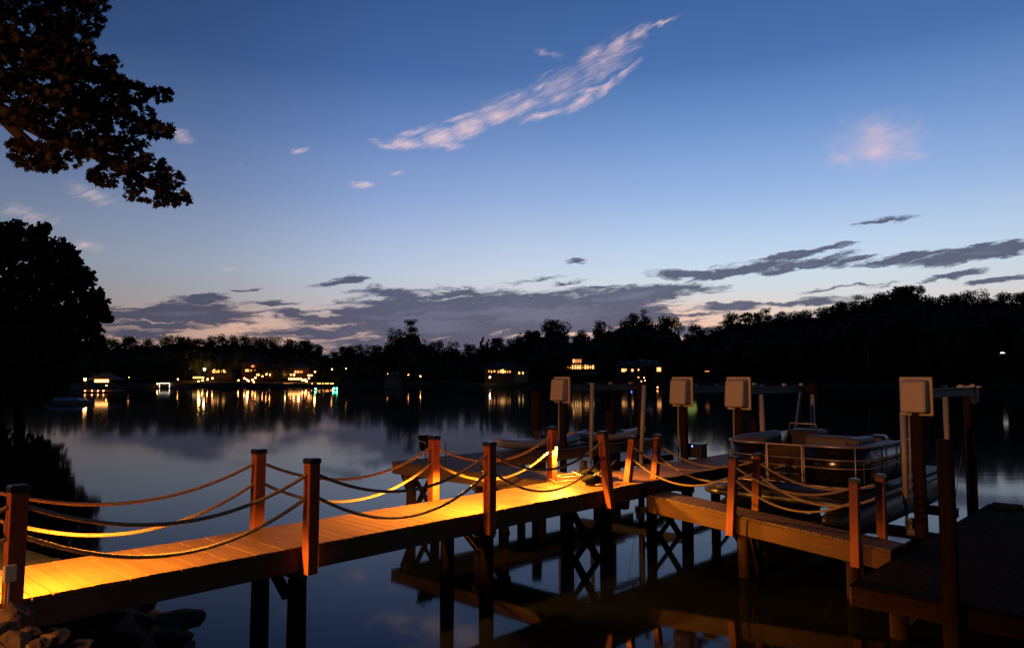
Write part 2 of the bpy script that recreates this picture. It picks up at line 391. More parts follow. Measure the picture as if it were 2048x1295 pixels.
    C_ = blobs(wc, [(1758, 300, 62, 30, 12, 1.25), (1752, 262, 46, 52, 70, .8), (1757, 282, 150, 78, 0, .8), (1690, 318, 70, 20, 8, .7), (1820, 308, 70, 16, -6, .7)])
    nC = noise((.75, 1.3), 14, 7, .55, 61, wc, .6).outputs['Fac']
    fC = mth('MULTIPLY', sstep(mth('ADD', C_, mth('MULTIPLY_ADD', nC, .9, -.5)), .0, 1.5), sstep(C_, 0, .4))
    base = over(base, over(base, lin((250, 205, 196)), .8) if False else lin((226, 192, 200)), mth('MULTIPLY', fC, .85))
    # dark evening clouds
    wq = warp((1.6, .6), (.5, 1.7), 4, 17)
    B = blobs(wq, [(1770, 440, 75, 8, 2, 1), (1960, 505, 190, 14, 7, 1.3), (1800, 517, 150, 10, 5, 1.0), (1475, 541, 130, 18, 7, 1.2), (1600, 506, 120, 8, 8, 1.1), (1600, 531, 135, 10, 11, 1.1), (1400, 548, 110, 7, 3, .9),
                   (1340, 546, 60, 9, 0, .8), (1910, 551, 80, 7, 8, 1), (1995, 561, 80, 6, 5, 1), (1690, 574, 120, 5, 5, .8), (1620, 602, 170, 8, 3, 1), (1480, 612, 110, 10, 2, .9), (1330, 632, 160, 11, 2, .9),
                   (1060, 628, 350, 52, 0, 1.6), (860, 640, 260, 60, 2, 1.5), (1250, 592, 200, 20, 4, 1.4), (800, 590, 110, 17, -3, 1), (930, 588, 150, 14, -2, 1), (1000, 700, 460, 40, 0, 1.3),
                   (370, 626, 200, 26, 3, 1.2), (400, 596, 65, 11, 2, .9), (545, 606, 80, 7, 0, .7), (605, 634, 90, 12, -9, .9), (700, 628, 90, 10, -6, .9), (675, 566, 70, 9, 7, 1), (495, 580, 36, 6, 8, .9), (310, 650, 170, 12, 0, .9), (260, 665, 150, 14, 0, .8), (690, 600, 40, 5, 0, .6),
                   (1155, 523, 30, 9, 0, .6), (1080, 560, 90, 7, 6, .5), (640, 668, 230, 16, 0, .9), (1400, 668, 110, 22, 5, 1.0), (1690, 524, 70, 9, 10, .8), (1540, 520, 60, 8, 8, .7), (1230, 575, 90, 6, 2, .6), (1130, 565, 60, 6, 8, .6), (1420, 585, 70, 5, 4, .5), (1570, 640, 110, 10, 0, .8), (450, 640, 120, 9, 2, .7), (590, 620, 40, 6, 0, .7)], 1.12)
    nB = noise((.26, 2.3), 4, 9, .62, 41, wq, .4).outputs['Fac']
    dB = mth('ADD', B, mth('MULTIPLY_ADD', nB, 2.1, -1.1))
    fB = mth('MULTIPLY', sstep(dB, .02, .55), sstep(B, .0, .22))
    cB = ramp(sstep(dB, .2, 1.6), [(0, lin((78, 82, 108))), (.45, lin((82, 85, 110))), (1, lin((104, 104, 130)))])
    ff = n.new('ShaderNodeMix'); ff.data_type = 'RGBA'; ff.blend_type = 'MULTIPLY'; ff.inputs['Factor'].default_value = .6
    l.new(cB, ff.inputs['A']); l.new(f, ff.inputs['B'])
    base = over(base, ff.outputs['Result'], mth('MULTIPLY', fB, .94))
    # below the horizon: dark
    base = over(base, (.02, .02, .025), sstep(el, 0, -3))
    l.new(base, bg.inputs['Color']); bg.inputs['Strength'].default_value = 1.06
sky()

# ------------------------------------------------------------------ lake and land
mb = MB(); S_ = 3000
mb.add([(-S_, -S_, 0), (S_, -S_, 0), (S_, S_, 0), (-S_, S_, 0)], [(0, 1, 2, 3)])
tag(mb.build('lake_water', M['water']), kind='structure')
land = [(-90, -45), (70, -45), (70, 34), (30, 17), (15.5, 9), (10.5, 4.6), (4, 3.0), (0, 3.4), (-1.7, 4.7), (-2.5, 6.1), (-3.1, 7.7), (-3.7, 9.0), (-5.2, 10.0), (-8, 11.5), (-15, 19), (-27, 34), (-33, 44), (-37, 52), (-46, 60), (-66, 72), (-110, 90), (-170, 80)]
def sd(x, y):
    ins = False; best = 1e9; n = len(land)
    for i in range(n):
        x1, y1 = land[i]; x2, y2 = land[(i + 1) % n]
        if (y1 > y) != (y2 > y) and x < (x2 - x1) * (y - y1) / (y2 - y1) + x1: ins = not ins
        dx, dy = x2 - x1, y2 - y1; k = max(0, min(1, ((x - x1) * dx + (y - y1) * dy) / (dx * dx + dy * dy)))
        best = min(best, math.hypot(x - x1 - k * dx, y - y1 - k * dy))
    return best if ins else -best
def hland(x, y):
    d = sd(x, y); nz = mn.noise(Vector((x * .9, y * .9, 0))) * .12 + mn.noise(Vector((x * 3, y * 3, 5))) * .05
    if d < 0: return max(-2.5, d * .55 - .12)
    return min(1.15 + max(0, d - 6) * .05, .8 * d) + nz * min(1, d * 1.5) - .05
xs = [-170, -140, -115, -95, -80, -68, -58, -50, -44, -39, -35, -31, -27, -23, -19.5, -16.5, -14] + [-12 + .4 * i for i in range(44)] + [6, 7, 8, 9, 10, 11, 12.5, 14, 16, 19, 23, 28, 35, 45, 58, 72]
ys = [-45, -30, -20, -12, -7, -4] + [-2 + .4 * i for i in range(37)] + [13.5, 15, 17, 19.5, 22, 25, 28, 32, 36, 41, 46, 52, 58, 65, 73, 82, 92, 104, 118, 134, 150]
mb = MB(); vs = [(x, y, hland(x, y)) for y in ys for x in xs]; nx = len(xs)
mb.add(vs, [(j * nx + i, j * nx + i + 1, (j + 1) * nx + i + 1, (j + 1) * nx + i) for j in range(len(ys) - 1) for i in range(nx - 1)])
tag(mb.build('near_shore', M['ground'], smooth=True), kind='structure')

SH = [(-90, 60), (-60, 95), (-45, 118), (-36, 132), (-31, 150), (-28, 180), (-20, 196), (-10, 205), (0, 210), (8, 208), (16, 200), (24, 186), (32, 168), (42, 150), (60, 110), (90, 75)]   # azimuth -> distance ahead of far waterline
def shore_r(a):
    for (a0, r0), (a1, r1) in zip(SH, SH[1:]):
        if a <= a1: k = (a - a0) / (a1 - a0); return r0 + (r1 - r0) * k
    return SH[-1][1]
def hill(a):      # height of the ground on the ridge behind
    return 3 + 13 / (1 + math.exp(-(a - 12) / 5))
def hfar(a, d):   # d metres behind the waterline
    k = min(1, max(0, d) / 85); k = k * k * (3 - 2 * k)
    return (min(d, 2.5) * .45 if d < 2.5 else 1.1) + k * hill(a) + max(0, d - 85) * .03
def rad(a): return shore_r(a) / math.cos(R(max(-60, min(60, a)))) if abs(a) < 60 else shore_r(a) * 2
def farpt(px, py=None, d=0, Y=None):
    return None
angs = [-88 + 1.6 * i for i in range(111)]; ds = [-6, -2, 0, 1.2, 2.5, 6, 12, 20, 30, 42, 56, 72, 90, 130, 220, 420, 900]
mb = MB(); vs = []
for d in ds:
    for a in angs:
        r = rad(a) + d; z = hfar(a, d) + mn.noise(Vector((r * .05, a * .3, 0))) * .5 if d > 0 else -1.2 if d < -3 else -.5 if d < 0 else 0.02
        vs.append((r * math.sin(R(a)), r * math.cos(R(a)), z))
na = len(angs)
mb.add(vs, [(j * na + i + 1, j * na + i, (j + 1) * na + i, (j + 1) * na + i + 1) for j in range(len(ds) - 1) for i in range(na - 1)])
# triangles are wound so normals point up
tag(mb.build('far_shore', M['ground'], smooth=True), kind='structure')

# ------------------------------------------------------------------ main walkway
BW = .1455
def boards_u(m, s0, s1, t0, t1, z, th=.03, gap=.009):          # boards laid across, stepping along u
    k = s0
    i = 0
    while k < s1 - .02:
        e = min(k + BW, s1)
        j = random.uniform(-.006, .006)
        m.box(((k + e) / 2, (t0 + t1) / 2 + j, z - th / 2 + random.uniform(-.0015, .0015)), (e - k - gap, t1 - t0, th)); k = e; i += 1
def boards_v(m, s0, s1, t0, t1, z, th=.03, gap=.006):
    k = t0
    while k < t1 - .02:
        e = min(k + BW, t1); m.box(((s0 + s1) / 2, (k + e) / 2, z - th / 2 + random.uniform(-.0015, .0015)), (s1 - s0, e - k - gap, th)); k = e
def make_post(parent, s, t, z0, z1, lean=(0, 0), w=.122):
    m = MB(); a = Vector((s, t, z0)); b = Vector((s + lean[0], t + lean[1], z1 - .055)); m.taper(a, b, w, w)
    p = m.build('post', M['post'], parent, bevel=.006)
    c = MB(); q = b; c.box((q.x, q.y, q.z + .024), (w + .014, w + .014, .048)); c.taper((q.x, q.y, q.z + .0485), (q.x, q.y, q.z + .056), w + .006, w * .8)
    c.build('post_cap', M['cap'], p, bevel=.003)
    return p
ZD = 1.21
dock = dock_thing('walkway', 'long narrow board walkway with rope rails crossing the water to the boat lifts', 'dock', 0, 0, 0)
m = MB(); boards_u(m, -2.6, 17.2, 6.86, 8.02, ZD); m.build('deck', M['deck'], dock)
for t in (6.895, 7.985):
    m = MB(); m.box((7.3, t, ZD - .03 - .112), (19.7, .045, .215)); m.build('fascia', M['fascia'], dock, bevel=.004)
m = MB(); m.box((17.17, 7.44, ZD - .03 - .11), (.045, 1.03, .2)); m.build('fascia', M['fascia_v'], dock)
for k in (7.26, 7.62):
    m = MB(); m.box((7.3, k, ZD - .03 - .1), (19.6, .04, .19)); m.build('joist', M['fascia'], dock)
SN = [-.97, 1.61, 4.21, 6.81, 9.42]
SF = [-1.0, 1.60, 4.31, 6.98, 9.58]
NB = ZD + .90
leanN = {9.42: (-.075, .07)}
for s in SN: make_post(dock, s, 6.79, ZD - .27, NB, leanN.get(s, (random.uniform(-.012, .012), random.uniform(-.01, .01))))
for s in SF: make_post(dock, s, 8.09, ZD - .27, NB, (random.uniform(-.012, .012), 0))
PIL = [4.23, 7.02, 9.68, 12.2, 14.7, 16.8]
for s in PIL:
    for t in (7.06, 7.83):
        m = MB(); q = [(s + random.uniform(-.02, .02), t, -2.2), (s, t, .2), (s, t, .84)]; m.tube(q, [.105, .1, .095], 14); m.build('piling', M['pile'], dock, smooth=True)
    m = MB(); m.box((s, 7.44, .9), (.09, 1.0, .12)); m.build('crossbeam', M['fascia_v'], dock, bevel=.004)
    if s > 9:
        m = MB(); m.bar((s - .12, 7.03, .74), (s - .12, 7.86, -.35), .04, .15, (1, 0, 0)); m.build('brace', M['pile'], dock)
        m = MB(); m.bar((s + .12, 7.86, .74), (s + .12, 7.03, -.35), .04, .15, (1, 0, 0)); m.build('brace', M['pile'], dock)
    else:
        m = MB(); m.bar((s - .09, 7.08, .66), (s - .09, 7.42, .90), .035, .12, (1, 0, 0)); m.build('brace', M['pile'], dock)

# ------------------------------------------------------------------ side dock (arm across the slip and outer finger)
side = dock_thing('side_dock', 'dark L shaped side dock branching left from the walkway behind the lamp post', 'dock', 0, 0, 0)
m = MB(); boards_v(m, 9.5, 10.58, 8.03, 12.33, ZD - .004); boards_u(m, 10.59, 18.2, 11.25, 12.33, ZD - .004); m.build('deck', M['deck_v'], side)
for (c, d) in (((9.53, 10.2, ZD - .14), (.045, 4.22, .215)), ((10.55, 9.62, ZD - .14), (.045, 3.2, .2))):
    m = MB(); m.box(c, d); m.build('fascia', M['fascia_v'], side, bevel=.004)
for (c, d) in (((13.87, 12.29, ZD - .14), (8.6, .045, .215)), ((14.4, 11.28, ZD - .14), (7.5, .045, .2))):
    m = MB(); m.box(c, d); m.build('fascia', M['fascia'], side, bevel=.004)
for (s, t) in ((9.72, 11.95), (10.36, 11.95), (9.72, 9.95), (10.36, 9.95), (13.2, 11.45), (13.2, 12.1), (16.2, 11.45), (16.2, 12.1)):
    m = MB(); m.tube([(s, t, -2.2), (s, t, 1.0)], .1, 12); m.build('piling', M['pile'], side, smooth=True)
for t in (11.95, 9.95):
    m = MB(); m.bar((9.7, t - .12, .9), (10.4, t - .12, -.1), .12, .04); m.build('brace', M['pile'], side)
    m = MB(); m.bar((10.4, t + .12, .9), (9.7, t + .12, -.1), .12, .04); m.build('brace', M['pile'], side)
    m = MB(); m.box((10.04, t, .92), (.95, .09, .14)); m.build('crossbeam', M['fascia'], side)
m = MB(); m.bar((9.75, 12.05, .55), (9.75, 12.27, .95), .04, .1); m.build('brace', M['pile'], side)

# ------------------------------------------------------------------ gangway sloping down to the shore platform
gang = dock_thing('gangway', 'sloping wooden gangway with roped posts between walkway and low shore platform', 'gangway', 0, 0, 0)
T0, T1, ZG0, ZG1 = 6.74, 3.1, 1.03, .72
def zg(t): return ZG0 + (T0 - t) / (T0 - T1) * (ZG1 - ZG0)
m = MB(); k = T0
while k > T1:
    e = max(T1, k - BW); zc = zg((k + e) / 2); m.box((10.7, (k + e) / 2, zc - .02), (.56, abs(k - e) - .007, .034), Matrix.Rotation(math.atan((ZG0 - ZG1) / (T0 - T1)), 3, 'X')); k = e
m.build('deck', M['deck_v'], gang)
for s in (10.42, 10.98):
    for (a, b) in ((T0 + .03, 5.05), (5.03, T1)):
        m = MB(); m.bar((s, a, zg(a) - .155), (s, b, zg(b) - .155), .05, .24); m.build('stringer', M['ramp'], gang, bevel=.005)
m = MB(); m.box((10.7, T0 + .045, ZG0 + .02), (.56, .045, .16)); m.build('riser', M['ramp'], gang)
GA = [(10.31, 7.14, (.10, -.11)), (10.33, 5.27, (.05, -.05)), (10.33, 3.5, (0, -.01))]
GB = [(11.0, 7.04, (.07, -.08)), (11.06, 5.22, (.03, -.04)), (11.1, 3.4, (0, 0))]
GH = [.9, .86, .85]
for (lst) in (GA, GB):
    for i, (s, t, ln) in enumerate(lst): make_post(gang, s, t, zg(t) - .3, zg(t) + GH[i], ln, .11)
for t in (5.15, 3.6):
    for s in (10.5, 10.92):
        m = MB(); m.tube([(s, t, -2.2), (s, t, zg(t) - .1)], .085, 12); m.build('piling', M['pile'], gang, smooth=True)
    m = MB(); m.bar((10.5, t - .11, zg(t) - .2), (10.92, t - .11, -.35), .12, .04, (0, 1, 0)); m.build('brace', M['pile'], gang)
    m = MB(); m.bar((10.92, t + .11, zg(t) - .2), (10.5, t + .11, -.35), .12, .04, (0, 1, 0)); m.build('brace', M['pile'], gang)

# ------------------------------------------------------------------ shore platform lower right
plat = dock_thing('shore_platform', 'low dark wooden platform at the lower right where the gangway lands', 'platform', 0, 0, 0)
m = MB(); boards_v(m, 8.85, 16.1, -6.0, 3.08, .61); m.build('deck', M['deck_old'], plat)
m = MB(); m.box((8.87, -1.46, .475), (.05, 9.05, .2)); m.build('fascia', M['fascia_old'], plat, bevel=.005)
m = MB(); m.box((12.47, 3.06, .475), (7.2, .05, .2)); m.build('fascia', M['fascia'], plat, bevel=.005)
for s in (9.3, 11.8, 14.2, 15.8):
    for t in (2.7, -.2):
        m = MB(); m.tube([(s, t, -2), (s, t, .5)], .1, 12); m.build('piling', M['pile'], plat, smooth=True)
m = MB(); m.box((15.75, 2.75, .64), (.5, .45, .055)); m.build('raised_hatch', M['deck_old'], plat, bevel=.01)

def piling(s, t, z1, r, label, lean=(0, 0)):
    m = MB(); n_ = 7
    m.tube([(lean[0] * k / n_, lean[1] * k / n_, -2.2 + (z1 + 2.2) * k / n_) for k in range(n_ + 1)], [r * (1.06 - .1 * k / n_) for k in range(n_ + 1)], 16)
    a = xy(s, t); o = m.build('piling', M['pile'], None, smooth=True, loc=(a[0], a[1], 0)); o.rotation_euler = (0, 0, ANG)
    return tag(o, label, 'piling', 'free standing dock pilings')
piling(8.66, 2.02, 2.3, .083, 'tall round wooden piling in front of the dark shore platform')
q = at(1073, 780, 20.5); piling(q.x * UX + q.y * UY, -q.x * UY + q.y * UX, q.z, .14, 'brown piling beyond the kayaks, left of every pale motor cover')
q = at(1220, 782, 20.0); piling(q.x * UX + q.y * UY, -q.x * UY + q.y * UX, q.z, .14, 'dark piling under the middle of the left lift beam')

# ------------------------------------------------------------------ ropes
def rope(a, b, sag, label, mat='rope', r=.0178, group='rope swags strung between the dock posts'):
    a = Vector(a); b = Vector(b); mid = (a + b) / 2
    root = mid.copy()
    L = (b - a).length; n_ = max(60, int(L / .018)); d = (b - a).normalized()
    def c(k): return a + (b - a) * k - Vector((0, 0, sag * 4 * k * (1 - k)))
    sidev = Vector((0, 0, 1)).cross(d).normalized()
    mb_ = MB(); turns = L / .105
    strands = [[], [], []]
    for i in range(n_ + 1):
        k = i / n_; p = c(k); tg = (c(min(1, k + .004)) - c(max(0, k - .004))).normalized(); up = sidev.cross(tg) * -1
        for q in range(3):
            an = 2 * math.pi * (turns * k + q / 3); strands[q].append(p + (sidev * math.cos(an) + up * math.sin(an)) * r * .56 - root)
    for q in range(3): mb_.tube(strands[q], r * .60, 6)
    o = mb_.build('rope', M[mat], None, smooth=True, loc=root)
    return tag(o, label, 'rope', group)
ordn = ['the left frame edge and the nearest post', 'the nearest post and the second post', 'the second and third posts', 'the third post and the post beside the gangway']
for i in range(4):
    for lev, (dz, sg) in (('upper', (.165, .30)), ('lower', (.395, .365))):
        z = NB - dz
        ln0 = leanN.get(SN[i], (0, 0)); ln1 = leanN.get(SN[i + 1], (0, 0))
        f1 = .9 if lev == 'upper' else .7
        rope(W(SN[i] + ln0[0] * f1 + .05, 6.79 + ln0[1] * f1, z), W(SN[i + 1] + ln1[0] * f1 - .05, 6.79 + ln1[1] * f1, z), sg + random.uniform(-.02, .02), f'{lev} near side rope swag between {ordn[i]}')
        far_o = ['the left frame edge and the first far post', 'the first and second far posts of the walkway', 'the second and third far posts of the walkway', 'the third far post and the lit lamp post'][i]
        rope(W(SF[i] + .05, 8.09, z), W(SF[i + 1] - .05, 8.09, z), sg + random.uniform(-.02, .02), f'{lev} far side rope swag between {far_o}')
for i in range(2):
    for lev, dz, sg in (('upper', .14, .22), ('lower', .33, .27)):
        for lst, nm_ in ((GA, 'near'), (GB, 'far')):
            (s0, t0, l0), (s1, t1, l1) = lst[i], lst[i + 1]
            rope(W(s0 + l0[0] * .8, t0 - .05, zg(t0) + GH[i] - dz), W(s1 + l1[0] * .8, t1 + .05, zg(t1) + GH[i + 1] - dz), sg, f'{lev} {nm_} side gangway rope on the {["upper half by the walkway", "lower half by the platform"][i]}', 'rope_grey', .0155)

# ------------------------------------------------------------------ post lamps
def lamp(s, t, sgn, label, power):
    root = dock_thing('post_light', label, 'lamp', s, t, 1.70, 'post lights on the walkway')
    m = MB(); m.box((0, sgn * .035, .10), (.10, .07, .03)); m.box((0, sgn * .006, .04), (.10, .012, .09)); m.box((-.045, sgn * .038, .06), (.008, .062, .06)); m.box((.045, sgn * .038, .06), (.008, .062, .06)); m.build('hood', M['black'], root, bevel=.003)
    m = MB(); m.box((0, sgn * .04, .055), (.07, .045, .06)); m.build('lens', M['lens'], root, bevel=.008)
    ld = bpy.data.lights.new('lamp_glow', 'SPOT'); ld.energy = power; ld.color = (1, .36, .03); ld.shadow_soft_size = .03; ld.spot_size = R(172); ld.spot_blend = .35
    # the reflector throws more light out along the boards than straight down
    ld.use_nodes = True; n = ld.node_tree.nodes; l = ld.node_tree.links; em = n['Emission']
    tc = n.new('ShaderNodeTexCoord'); sp = n.new('ShaderNodeSeparateXYZ'); l.new(tc.outputs['Normal'], sp.inputs[0])
    ab = n.new('ShaderNodeMath'); ab.operation = 'ABSOLUTE'; l.new(sp.outputs[2], ab.inputs[0])
    mxn = n.new('ShaderNodeMath'); mxn.operation = 'MAXIMUM'; mxn.inputs[1].default_value = .22; l.new(ab.outputs[0], mxn.inputs[0])
    pw = n.new('ShaderNodeMath'); pw.operation = 'POWER'; pw.inputs[1].default_value = -1.45; l.new(mxn.outputs[0], pw.inputs[0])
    l.new(pw.outputs[0], em.inputs['Strength'])
    lo = bpy.data.objects.new('lamp_glow', ld); col.objects.link(lo); lo.parent = root; lo.location = (0, sgn * .12, .02)
    lo.rotation_euler = (R(0), 0, 0)
lamp(9.55, 8.09 - .065, -1, 'glowing lamp on the inner face of the far post beyond the walkway', 240)
lamp(6.81, 6.79 + .065, 1, 'lamp on the hidden inner face of the third near post', 350)
lamp(-.97, 6.79 - .065, -1, 'lamp on the outer face of the first walkway post by the shore', 22)
lamp(1.61, 6.79 + .065, 1, 'lamp on the hidden inner face of the nearest post', 350)
# junction box on nearest post
jb = dock_thing('junction_box', 'pale weathered junction box with a conduit on the nearest post', 'junction box', 1.59, 6.725, 1.40)
m = MB(); m.box((-.02, -.022, .06), (.085, .04, .125)); m.build('box_cover', M['cream'], jb, bevel=.008)
m = MB(); m.tube([(-.02, -.02, 0), (-.022, -.02, -.2), (-.015, -.02, -.5)], .011, 8); m.build('conduit', M['galv'], jb, smooth=True)

# ------------------------------------------------------------------ boat lifts
def boat_lift(label, s0, s1, t0, t1, tops, cradle_z, pr_):
    root = dock_thing('boat_lift', label, 'boat lift', s0, t0, 0, 'boat lifts beside the walkway')
    S = s1 - s0; T = t1 - t0
    for i, (s, t) in enumerate(((0, 0), (0, T), (S, 0), (S, T))):
        m = MB(); m.tube([(s + (.06 if i == 0 else 0) * (1 - k / 5), t, -2.2 + (tops[i] + 2.2) * k / 5) for k in range(6)], [pr_ * q_ for q_ in (1.12, 1.09, 1.06, 1.04, 1.02, 1)], 16); m.build('piling', M['pile'], root, smooth=True)
    for j, t in enumerate((0, T)):
        o = -.14 if j == 0 else .14
        m = MB(); m.box((S / 2, t + o, 2.66), (S + .5, .012, .15)); m.box((S / 2, t + o, 2.728), (S + .5, .1, .014)); m.box((S / 2, t + o, 2.592), (S + .5, .1, .014)); m.build('top_beam', M['galv'], root)
        for s in (.25, 1.2, S - 1.2, S - .25):
            m = MB(); m.box((s, t + o, 2.765), (.1, .07, .05)); m.build('beam_bracket', M['pvc'], root)
        # motor with its cover
        m = MB(); m.box((-.06, t + (-.02), 2.62), (.03, .50, .64)); fl = m.build('cover_flange', M['cover'], root, bevel=.015)
        m = MB(); a = Vector((-.075, t - .02, 2.62))
        bx, by, bz = .24, .41, .55
        vs_ = [a + Vector(p) for p in ((0, -by / 2, -bz / 2), (0, by / 2, -bz / 2), (0, by / 2, bz / 2), (0, -by / 2, bz / 2), (-bx, -by / 2 * .93, -bz / 2 * .95), (-bx, by / 2 * .93, -bz / 2 * .95), (-bx * .76, by / 2 * .92, bz / 2 * .92), (-bx * .76, -by / 2 * .92, bz / 2 * .92))]
        m.add(vs_, [(0, 1, 2, 3), (7, 6, 5, 4), (0, 4, 5, 1), (1, 5, 6, 2), (2, 6, 7, 3), (3, 7, 4, 0)])
        mc = m.build('motor_cover', M['cover'], root, bevel=.035)
        m = MB(); m.tube([(-.03, t + .11, 2.35), (-.03, t + .115, 1.6), (-.02, t + .13, 1.05)], .016, 8); m.build('conduit', M['pvc'], root, smooth=True)
        for s in (.5, S - .5):
            m = MB(); m.tube([(s, t + o, 2.6), (s, t + (.22 if j == 0 else -.22), cradle_z + .1)], .006, 6); m.build('cable', M['galv'], root)
    for s in (.5, S - .5):
        m = MB(); m.box((s, T / 2, cradle_z), (.11, T - .3, .16)); m.box((s, T / 2, cradle_z + .085), (.2, T - .3, .012)); m.box((s, .25, cradle_z + .14), (.16, .1, .22)); m.box((s, T - .25, cradle_z + .14), (.16, .1, .22)); m.build('cradle_beam', M['galv'], root)
    for t in (T * .3, T * .7):
        m = MB(); m.box((S / 2, t, cradle_z + .17), (S - .1, .12, .14)); m.build('bunk', M['pile'], root)
    return root
boat_lift('empty boat lift on the left, with two pale motor covers and long top beam', 14.2, 17.6, 8.28, 11.62, [2.85, 2.85, 2.8, 2.8], .62, .085)
boat_lift('boat lift on the right carrying the pontoon boat, with two pale motor covers', 13.65, 17.3, 3.58, 6.72, [2.85, 2.85, 2.8, 2.8], .26, .098)
def pole(s, t, z0, z1, label, lean=(0, 0)):
    a = xy(s, t); root = thing('guide_pole', label, 'guide pole', (a[0], a[1], z0), ANG, 'white boat guide poles on the lifts')
    m = MB(); m.tube([(0, 0, .32), (lean[0], lean[1], z1 - z0)], .048, 12); m.tube([(lean[0], lean[1], z1 - z0 + .001), (lean[0], lean[1], z1 - z0 + .03)], .05, 12); m.build('sleeve', M['pvc'], root, smooth=True)
    m = MB(); m.tube([(-.0, 0, -.1), (0, 0, .319)], .028, 8); m.build('bracket_pole', M['galv'], root, smooth=True)
pole(14.5, 11.0, .62, 2.76, 'white guide pole standing left of the empty lift, nearest the left motor cover', (.04, -.02))
pole(14.0, 9.25, .62, 2.72, 'white leaning guide pole under the right end of the empty lift beam', (.08, -.06))
pole(14.05, 6.42, .5, 2.56, 'white guide pole rising behind the left seat of the pontoon boat', (-.05, .02))
pole(16.6, 6.45, .5, 2.52, 'short looking white guide pole behind the boat near the slanting strut')
pole(13.75, 3.82, .5, 2.3, 'white guide pole directly under the rightmost motor cover')
pole(17.0, 3.92, .5, 2.5, 'thin white guide pole right of the rightmost motor cover')
# rear pulley bracket and slanting strut on the right lift
q = dock_thing('pulley_bracket', 'rusty yellow pulley bracket high on the far right piling', 'pulley', 17.2, 3.45, 2.5)
m = MB(); m.box((0, .08, .24), (.16, .42, .03)); m.box((0, -.03, .18), (.1, .05, .12)); m.build('plate', M['cream'], q, bevel=.005)
m = MB(); m.prism([(-.03, -.07), (.03, -.07), (.03, .07), (-.03, .07)], -.06, .10); m.tube([(-.05, 0, -.05), (.05, 0, -.05)], .06, 14); m.build('sheave', M['cream'], q, bevel=.004)
st_ = thing('slanting_strut', 'pale slanting metal strut behind the pontoon boat seats', 'strut', at(1585, 845, 19.4))
m = MB(); a = at(1603, 772, 19.6) - at(1585, 845, 19.4); m.bar((0, 0, -.7), a, .11, .05, (1, 0, 0)); m.build('strut_bar', M['alu'], st_)
m = MB(); m.box(a * .93, (.16, .08, .12)); m.build('end_plate', M['galv'], st_)

# ------------------------------------------------------------------ pontoon boat
boat = dock_thing('pontoon_boat', 'dark pontoon boat with silver fence rails raised on the right lift', 'boat', 12.2, 5.2, 1.12)
def path(off, z, s_end=3.1):      # fence line, local (s forward=+x, t=+y)
    hw = 1.2 - off; f = off; r = .5 - off * .6; pts = []
    pts.append(Vector((s_end, hw, z))); pts.append(Vector((2.2, hw, z))); pts.append(Vector((1.2, hw, z)))
    for k in range(7): a = R(90 * k / 6); pts.append(Vector((f + r - r * math.sin(a), hw - r + r * math.cos(a), z)))
    for k in range(7): a = R(90 * k / 6); pts.append(Vector((f + r - r * math.cos(a), -hw + r - r * math.sin(a), z)))
    pts.append(Vector((1.2, -hw, z))); pts.append(Vector((2.2, -hw, z))); pts.append(Vector((s_end, -hw, z)))
    return pts
def outline(hw, f, s_end, r=.5):
    pts = [(s_end, hw)]
    for k in range(7): a = R(90 * k / 6); pts.append((f + r - r * math.sin(a), hw - r + r * math.cos(a)))
    for k in range(7): a = R(90 * k / 6); pts.append((f + r - r * math.cos(a), -hw + r - r * math.sin(a)))
    pts.append((s_end, -hw)); return pts
m = MB(); m.prism(outline(1.25, -.58, 4.9, .35), -.06, 0); m.build('floor', M['dark_vinyl'], boat)
m = MB(); m.tube([Vector((x, y, -.10)) for x, y in outline(1.27, -.6, 4.9, .36)], .055, 8); m.build('floor_trim', M['alu'], boat, smooth=True)
for t in (.88, -.88):
    m = MB(); n_ = 14; m.tube([(-.75 + 5.9 * k / n_, t, -.45 + (.12 * max(0, 1 - k / 2) ** 2)) for k in range(n_ + 1)], [.03, .2, .285] + [.3] * (n_ - 3) + [.28], 20); pt = m.build('pontoon', M['alu'], boat, smooth=True)
    m = MB(); m.box((2.2, t, -.12), (5.0, .12, .1)); m.build('pontoon_riser', M['alu'], boat)
# skin panels (front left, right) leaving the gate opening
def skin(pts, z0, z1, name):
    m_ = MB(); n__ = len(pts); th = .02
    vs__ = [(p.x, p.y, z0) for p in pts] + [(p.x, p.y, z1) for p in pts]
    m_.add(vs__, [(k, k + 1, n__ + k + 1, n__ + k) for k in range(n__ - 1)])
    o = m_.build(name, M['panel'], boat, smooth=True); sl = o.modifiers.new('solid', 'SOLIDIFY'); sl.thickness = .02
    return o
pp = path(.03, 0)
gl, gr_ = .32, -.27        # gate span in local y
left = [p for p in pp[:10] if True]; left = left + [Vector((pp[9].x, gl + .05, 0))]
right = [Vector((pp[10].x, gr_ - .05, 0))] + pp[10:]
skin(left, .07, .70, 'side_panel'); skin(right, .07, .70, 'side_panel')
for z, r in ((.06, .018), (.36, .011), (.49, .011), (.70, .02)):
    a_ = path(0, z)
    m = MB(); m.tube(a_[:10] + [Vector((a_[9].x, gl + .03, z))], r, 8); m.build('fence_rail', M['steel'], boat, smooth=True)
    m = MB(); m.tube([Vector((a_[10].x, gr_ - .03, z))] + a_[10:], r, 8); m.build('fence_rail', M['steel'], boat, smooth=True)
b_ = path(0, 0)
for p in ([Vector((0, gl + .03, 0)), Vector((0, gr_ - .03, 0)), b_[6], Vector((b_[13].x, b_[13].y, 0)), b_[17], Vector((2.0, -1.2, 0)), Vector((3.1, -1.2, 0)), Vector((2.2, 1.2, 0)), Vector((3.1, 1.2, 0))]):
    m = MB(); m.tube([(p.x, p.y, -.02), (p.x, p.y, .70)], .013, 8); m.build('fence_stanchion', M['steel'], boat, smooth=True)
